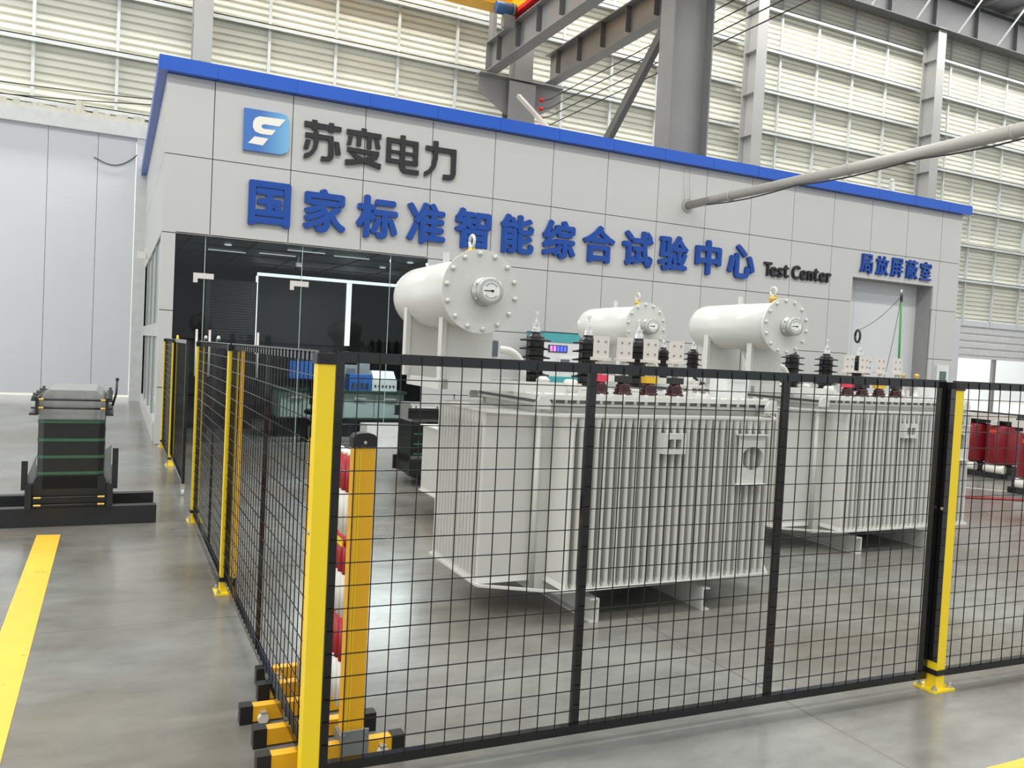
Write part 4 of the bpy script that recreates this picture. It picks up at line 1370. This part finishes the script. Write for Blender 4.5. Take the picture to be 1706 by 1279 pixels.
# ================================================================== FOLDED EXPANDING BARRIER
bar = thing('expanding_barrier', 'folded yellow expanding barrier with red and white slats behind the corner post', 'barrier', (0.0, 0.0, 0))
def bpost(x0, x1, y0, y1, z0, z1):
    b = MB(); b.box(x0, x1, y0, y1, z0, z1)
    p = b.build('end_post', 'orange', bar)
    g = MB()
    for i in range(2): g.box(x0 + 0.014 + i * 0.01, x0 + 0.018 + i * 0.01, y0 - 0.002, y0, z0, z1 - 0.02)
    g.build('groove', 'yellow', p)
    c = MB()
    xm = (x0 + x1) / 2
    poly = [(x0 - 0.004, z1 - 0.012), (x1 + 0.004, z1 - 0.012), (x1 + 0.004, z1 + 0.028)] + [(xm + (x1 - x0) / 2 * math.cos(a * math.pi / 8), z1 + 0.03 + 0.014 * math.sin(a * math.pi / 8)) for a in range(9)] + [(x0 - 0.004, z1 + 0.028)]
    c.prism(poly, y0 - 0.004, y1 + 0.004, 'plast')
    c.lathe([(0.007, 0), (0.005, 0.004)], 10, 'bolt', T(xm, y0 - 0.004, z1 + 0.008) @ RX(math.pi / 2))
    c.build('cap', None, p)
    return p


bpost(0.812, 0.895, 3.0, 3.05, 0.1, 1.185)
bpost(0.775, 0.86, 3.56, 3.61, 0.1, 1.16)
SL = [('red', 1.12, 0.87), ('white', 0.87, 0.655), ('red', 0.655, 0.45), ('white', 0.45, 0.27), ('red', 0.27, 0.24)]
segs = [(0.885, 1.135, 'red'), (0.66, 0.885, 'white'), (0.475, 0.66, 'red')]
bands = [1.125, 0.89, 0.675, 0.565, 0.375, 0.195]
for i in range(9):
    y = 3.075 + i * 0.05
    x = 0.828 - (i % 2) * 0.004
    b = MB()
    zs = [0.17, 0.37, 0.53, 0.76, 0.93, 1.12]
    cs = ['white', 'red', 'white', 'red', 'white']
    cs = ['white', 'red', 'white', 'red', 'red']
    zl = [(0.17, 0.345, 'white'), (0.345, 0.515, 'red'), (0.515, 0.68, 'white'), (0.68, 0.83, 'red'), (0.83, 0.995, 'white'), (0.995, 1.135, 'red')]
    for z0, z1, k in zl:
        b.tube([(x, y, z0), (x, y, z1)], 0.022, 8, k)
    b.lathe([(0.022, 1.135), (0.018, 1.145), (0.01, 1.148)], 8, 'white', T(x, y, 0))
    b.build('slat', None, bar)
for i in range(8):
    b = MB(); b.tube([(0.85, 3.07 + i * 0.05, 0.80), (0.85, 3.12 + i * 0.05, 0.80)], 0.006, 6)
    b.build('pivot_pin', 'bolt', bar)
b = MB(); b.box(0.797, 0.802, 3.055, 3.25, 0.79, 0.815); b.build('latch_strip', 'yellow', bar)
for (y, x0, x1) in ((2.985, 0.50, 1.05), (3.2, 0.52, 1.0), (3.42, 0.50, 0.98), (3.62, 0.6, 1.0), (3.8, 0.62, 1.0)):
    f = MB(); f.box(x0 + 0.045, x1 - 0.045, y - 0.022, y + 0.022, 0.008, 0.07); ft = f.build('foot_beam', 'orange', bar)
    for (a, c) in ((x0, x0 + 0.05), (x1 - 0.05, x1)):
        g = MB(); g.box(a, c, y - 0.026, y + 0.026, 0.0, 0.075); g.build('end_cap', 'plast', ft)
    for xx in ((x1 - 0.09,) if y < 3.3 else (x0 + 0.09,)):
        g = MB(); g.lathe([(0.02, -0.012), (0.022, -0.008), (0.022, 0.008), (0.02, 0.012)], 14, 'white', T(xx, y - 0.034, 0.022) @ RX(math.pi / 2)); g.box(xx - 0.012, xx + 0.012, y - 0.048, y - 0.022, 0.044, 0.052, 'bolt'); g.build('caster', None, ft)
b = MB(); b.box(0.80, 0.905, 2.955, 2.962, 0.01, 0.12)
b.box(0.80, 0.905, 2.962, 3.06, 0.06, 0.10)
for xx in (0.81, 0.895):
    for zz in (0.025, 0.105):
        b.lathe([(0.006, 0), (0.006, 0.004)], 6, None, T(xx, 2.955, zz) @ RX(math.pi / 2))
b.build('foot_bracket', 'plateg', bar)
b = MB(); b.box(0.77, 0.87, 3.54, 3.63, 0.06, 0.17); b.build('foot_bracket', 'plateg', bar)

# ================================================================== OVERHEAD STEEL
A_X = 10.0
def crane_column(y, x0, x1, dep, z1, label):
    b = MB()
    t_ = 0.03
    b.box(x0, x0 + t_, y - dep / 2, y + dep / 2, 0, z1); b.box(x1 - t_, x1, y - dep / 2, y + dep / 2, 0, z1)
    b.box(x0 + t_, x1 - t_, y + 0.02, y + 0.04, 0, z1)
    return tag(b.build('crane_column', 'steel'), label, 'column', 'wide crane columns')


crane_column(13.55, 9.5, 10.47, 0.44, 15.3, 'wide grey steel crane column rising just behind the blue roof edge')
cA = thing('bracketed_column', 'grey crane column by the back wall carrying both runway beams on brackets', 'column', (10.0, 21.2, 0))
b = MB(); b.box(-0.4, 0.42, -0.2, -0.17, 0, 9.1); b.box(-0.4, 0.42, 0.17, 0.2, 0, 9.1); b.box(-0.015, 0.015, -0.17, 0.17, 0, 9.1)
b.build('shaft', 'steel', cA)
b = MB(); b.prism([(-0.4, 8.2), (-1.25, 8.75), (-1.25, 9.15), (1.3, 9.15), (1.3, 8.75), (0.42, 8.2)], -0.02, 0.02)
b.box(-1.28, 1.3, -0.22, 0.22, 9.15, 9.18)
b.build('bracket', 'steel', cA)
b = MB(); b.box(-0.25, 0.3, -0.2, 0.2, 9.18, 15.3); b.build('upper_shaft', 'steel', cA)


def runway(xc, label, y0=-6.0, y1=21.0, z0=9.2, h=0.78, plat=False):
    t = thing('runway_beam', label, 'beam', (xc, 0, z0), 0, 'crane runway beams')
    b = MB()
    b.box(-0.17, 0.17, y0, y1, 0, 0.025); b.box(-0.19, 0.19, y0, y1, h - 0.03, h); b.box(-0.01, 0.01, y0, y1, 0.025, h - 0.03)
    b.build('girder', 'steel', t)
    y = y1 - 0.6
    b = MB()
    while y > y0:
        for s in (-1, 1):
            b.box(min(s * 0.01, s * 0.15), max(s * 0.01, s * 0.15), y - 0.008, y + 0.008, 0.14, h - 0.03)
        y -= 1.15
    b.build('stiffeners', 'steeld', t)
    b = MB(); b.box(-0.04, 0.04, y0, y1, h, h + 0.1); b.build('rail', 'steeld', t)
    if plat:
        b = MB(); b.box(-0.19, 0.19, y1, y1 + 0.02, 0.0, h); b.box(-0.15, -0.05, y1 - 0.3, y1, h, h + 0.9); b.build('end_stop', 'steel', t)
    return t


runway(9.05, 'grey crane runway beam carrying the yellow crane, left of the wide column', plat=True)
runway(10.85, 'grey crane runway beam passing behind the wide column, right of the other beam', y0=0)
cr = thing('crane_end_carriage', 'yellow crane carriage with red lower edge on the upper runway beam', 'crane', (9.05, 19.95, 9.95))
b = MB(); b.box(-0.24, 0.24, -4.2, 0, 0.24, 1.3); b.build('body', 'crane', cr)
b = MB(); b.box(-6.0, -0.24, -0.6, -0.05, 0.36, 1.7); b.build('bridge_girder', 'crane', cr)
b = MB(); b.box(-0.25, 0.25, -4.2, 0.03, 0.135, 0.24); b.build('red_edge', 'cranered', cr)
b = MB(); b.lathe([(0.13, 0), (0.15, 0.03), (0.15, 0.4), (0.12, 0.44)], 18, 'motor', T(-0.78, -0.8, 0.20) @ RY(math.pi / 2)); b.lathe([(0.17, 0.44), (0.17, 0.5)], 18, 'steeld', T(-0.78, -0.8, 0.20) @ RY(math.pi / 2)); b.build('motor', None, cr)
b = MB(); b.box(-0.56, -0.26, -0.86, -0.70, -0.25, 0.06); b.build('motor_bracket', 'steel', cr)
b = MB(); b.tube([(-0.26, -0.6 - 0.1 * i, 1.1 - 0.5 * math.sin(math.pi * i / 12)) for i in range(13)], 0.02, 6); b.build('hanging_cable', 'cable', cr)
for i in range(2):
    b = MB(); b.lathe([(0.14, -0.05), (0.14, 0.05)], 20, None, T(0, -0.5 - i * 3.1, 0.20) @ RY(math.pi / 2)); b.build('wheel', 'steeld', cr)
b = MB(); b.bar((10.0, 13.9, 8.78), (10.0, 17.5, 5.5), 0.14, 0.2)
tag(b.build('diagonal_brace', 'steeld'), 'dark steel diagonal brace sloping down from the wide crane column', 'brace')
b = MB(); b.bar((9.8, 20.8, 8.65), (9.8, 16.3, 5.52), 0.1, 0.1)
tag(b.build('diagonal_brace', 'tin'), 'pale drilled angle brace sloping down from the bracketed column', 'brace')
for i in range(4):
    z = 7.62 + 0.24 * i
    b = MB(); b.tube([(10.72, y, z + 0.35 - 0.05 * math.sin((20.2 - y))) if False else (10.72, y, z + 0.35) for y in (20.2, 16, 12, 8, 4, 0)], 0.013, 6)
    tag(b.build('conductor_wire', 'cable'), '%s of the four black conductor wires stretched towards the crane column' % ('lowest', 'second lowest', 'second highest', 'highest')[i], 'wire', 'overhead conductor wires')
    t = thing('wire_insulator', '%s red wire insulator beside the bracketed column' % ('lowest', 'second lowest', 'second highest', 'highest')[i], 'insulator', (10.5, 20.9, z + 0.35), 0, 'red insulators at the wire ends')
    b = MB(); b.lathe([(0.03, 0), (0.06, 0.03), (0.04, 0.06), (0.06, 0.09), (0.03, 0.12)], 12, None, RY(math.pi / 2)); b.build('body', 'cranered', t)
    b = MB(); b.tube([(0.12, 0, 0), (0.22, -0.3, 0), (0.22, -0.7, 0)], 0.015, 6); b.build('hook', 'steeld', t)

for i, (z0_, z1_) in enumerate(((6.95, 7.13), (6.68, 7.02))):
    b = MB(); b.tube([(-2.6 + 3.6 * k / 12, 21.5, z0_ + (z1_ - z0_) * k / 12 - 0.03 * math.sin(math.pi * k / 12)) for k in range(13)], 0.012, 6)
    tag(b.build('wall_cable', 'cable'), ('upper' if i == 0 else 'lower') + ' of the two thin black cables crossing the wall above the white sliding door', 'cable', 'thin cables above the sliding door')
b = MB(); b.box(15.02, 15.10, 12.74, 12.82, 5.472, 5.70); b.lathe([(0.05, 5.70), (0.05, 5.74), (0.02, 5.76)], 10, None, T(15.06, 12.78, 0))
tag(b.build('roof_sensor', 'white'), 'small white sensor standing on the blue roof edge near its right end', 'sensor')
t = thing('wall_lamp', 'small white lamp on the left side wall of the test room', 'lamp', (0.56, 18.2, 3.2))
b = MB(); b.box(-0.05, 0.0, -0.04, 0.04, -0.1, 0.1); b.build('bracket', 'white', t)
b = MB(); b.box(-0.2, -0.05, -0.06, 0.06, -0.12, 0.02); b.build('head', 'white', t)

# cranked pipe through the facade
pp = thing('overhead_pipe', 'long grey pipe coming out of the facade towards the upper right', 'pipe', (9.69, 0, 4.53))
b = MB(); b.tube([(0, FY - 0.03, 0), (0, 8, 0.0), (0, 4.0, 0.03), (0, 1.0, 0.06)], [0.075, 0.085, 0.09, 0.09], 20); b.build('tube', 'pipe', pp)
for y in (11.6, 9.0, 6.5):
    b = MB(); b.lathe([(0.094, -0.02), (0.094, 0.02)], 20, None, T(0, y, 0) @ RX(math.pi / 2)); b.build('collar', 'pipe', pp)
b = MB(); b.tube([(-0.05, 12.2 - i * 0.55, -0.08 - 0.05 * abs(math.sin(i * 0.8))) for i in range(20)], 0.012, 6); b.build('cable', 'cable', pp)
b = MB(); b.lathe([(0.13, 0), (0.13, 0.02)], 20, None, T(0, FY - 0.002, 0) @ RX(math.pi / 2)); b.build('wall_flange', 'pipe', pp)
for dx in (-0.1, 0.03):
    b = MB(); b.tube([(9.69 + dx, FY - 0.03, 5.25), (9.69 + dx, FY - 0.03, 4.6)], 0.006, 6)
    tag(b.build('hanging_wire', 'tin'), ('left' if dx < 0 else 'right') + ' of the two thin wires on the facade above the pipe end', 'wire', 'thin wires above the pipe')

# green earthing rod and its wires
gr = thing('earthing_rod', 'green rod with metal hook standing up beside the recessed door', 'rod', (7.33, 5.99, 1.22))
b = MB(); b.tube([(0.02, 0, 0.0), (-0.02, 0, 1.08)], 0.011, 10); b.build('pole', 'green', gr)
b = MB(); b.tube([(-0.02, 0, 1.08), (-0.023, 0, 1.16)], 0.014, 8, 'darkp'); b.tube([(-0.023, 0, 1.16), (-0.025, 0, 1.2)], 0.008, 6, 'tin'); b.build('hook', None, gr)
def wire(p, q, sag, lab, n=14):
    p, q = Vector(p), Vector(q)
    b = MB()
    b.tube([p.lerp(q, i / n) - Vector((0, 0, sag * 4 * (i / n) * (1 - i / n))) for i in range(n + 1)], 0.003, 5)
    tag(b.build('earth_wire', 'cable'), lab, 'wire')
wire((7.31, 5.99, 2.36), (6.56, 5.87, 1.95), 0.05, 'thin earthing wire looping from the green rod to the last tall bushing')
wire((7.31, 5.99, 2.36), (6.62, 5.6, 1.36), 0.1, 'thin earthing wire hanging from the green rod down to the transformer cover')
b = MB()
b.tube([(6.56 + 0.0, 5.85 + 0.03 * math.cos(a * math.pi / 8), 1.90 + 0.06 * math.sin(a * math.pi / 8)) for a in range(17)], 0.012, 6)
tag(b.build('earth_clip', 'cable'), 'black ring clip on top of the last tall bushing of the right transformer', 'clip')

# ================================================================== FLOOR MARKS
def floor_mark(pts, lab, k='line'):
    b = MB(); b.prism(pts, 0.0005, 0.0025, axis='z')
    return tag(b.build('floor_line', k), lab, 'floor line')


floor_mark([(-0.486, 7.12), (-0.327, 7.1), (-0.32, 2.0), (-0.475, 2.0)], 'yellow painted floor line running down the left aisle')
floor_mark([(2.9, 2.0), (5.5, 2.0), (5.5, 2.06), (2.9, 2.06)], 'yellow painted floor line at the bottom right corner')
floor_mark([(10.2, 8.3), (10.24, 8.36), (12.1, 6.35), (12.06, 6.3)], 'pale painted floor line before the red transformers', 'conc')
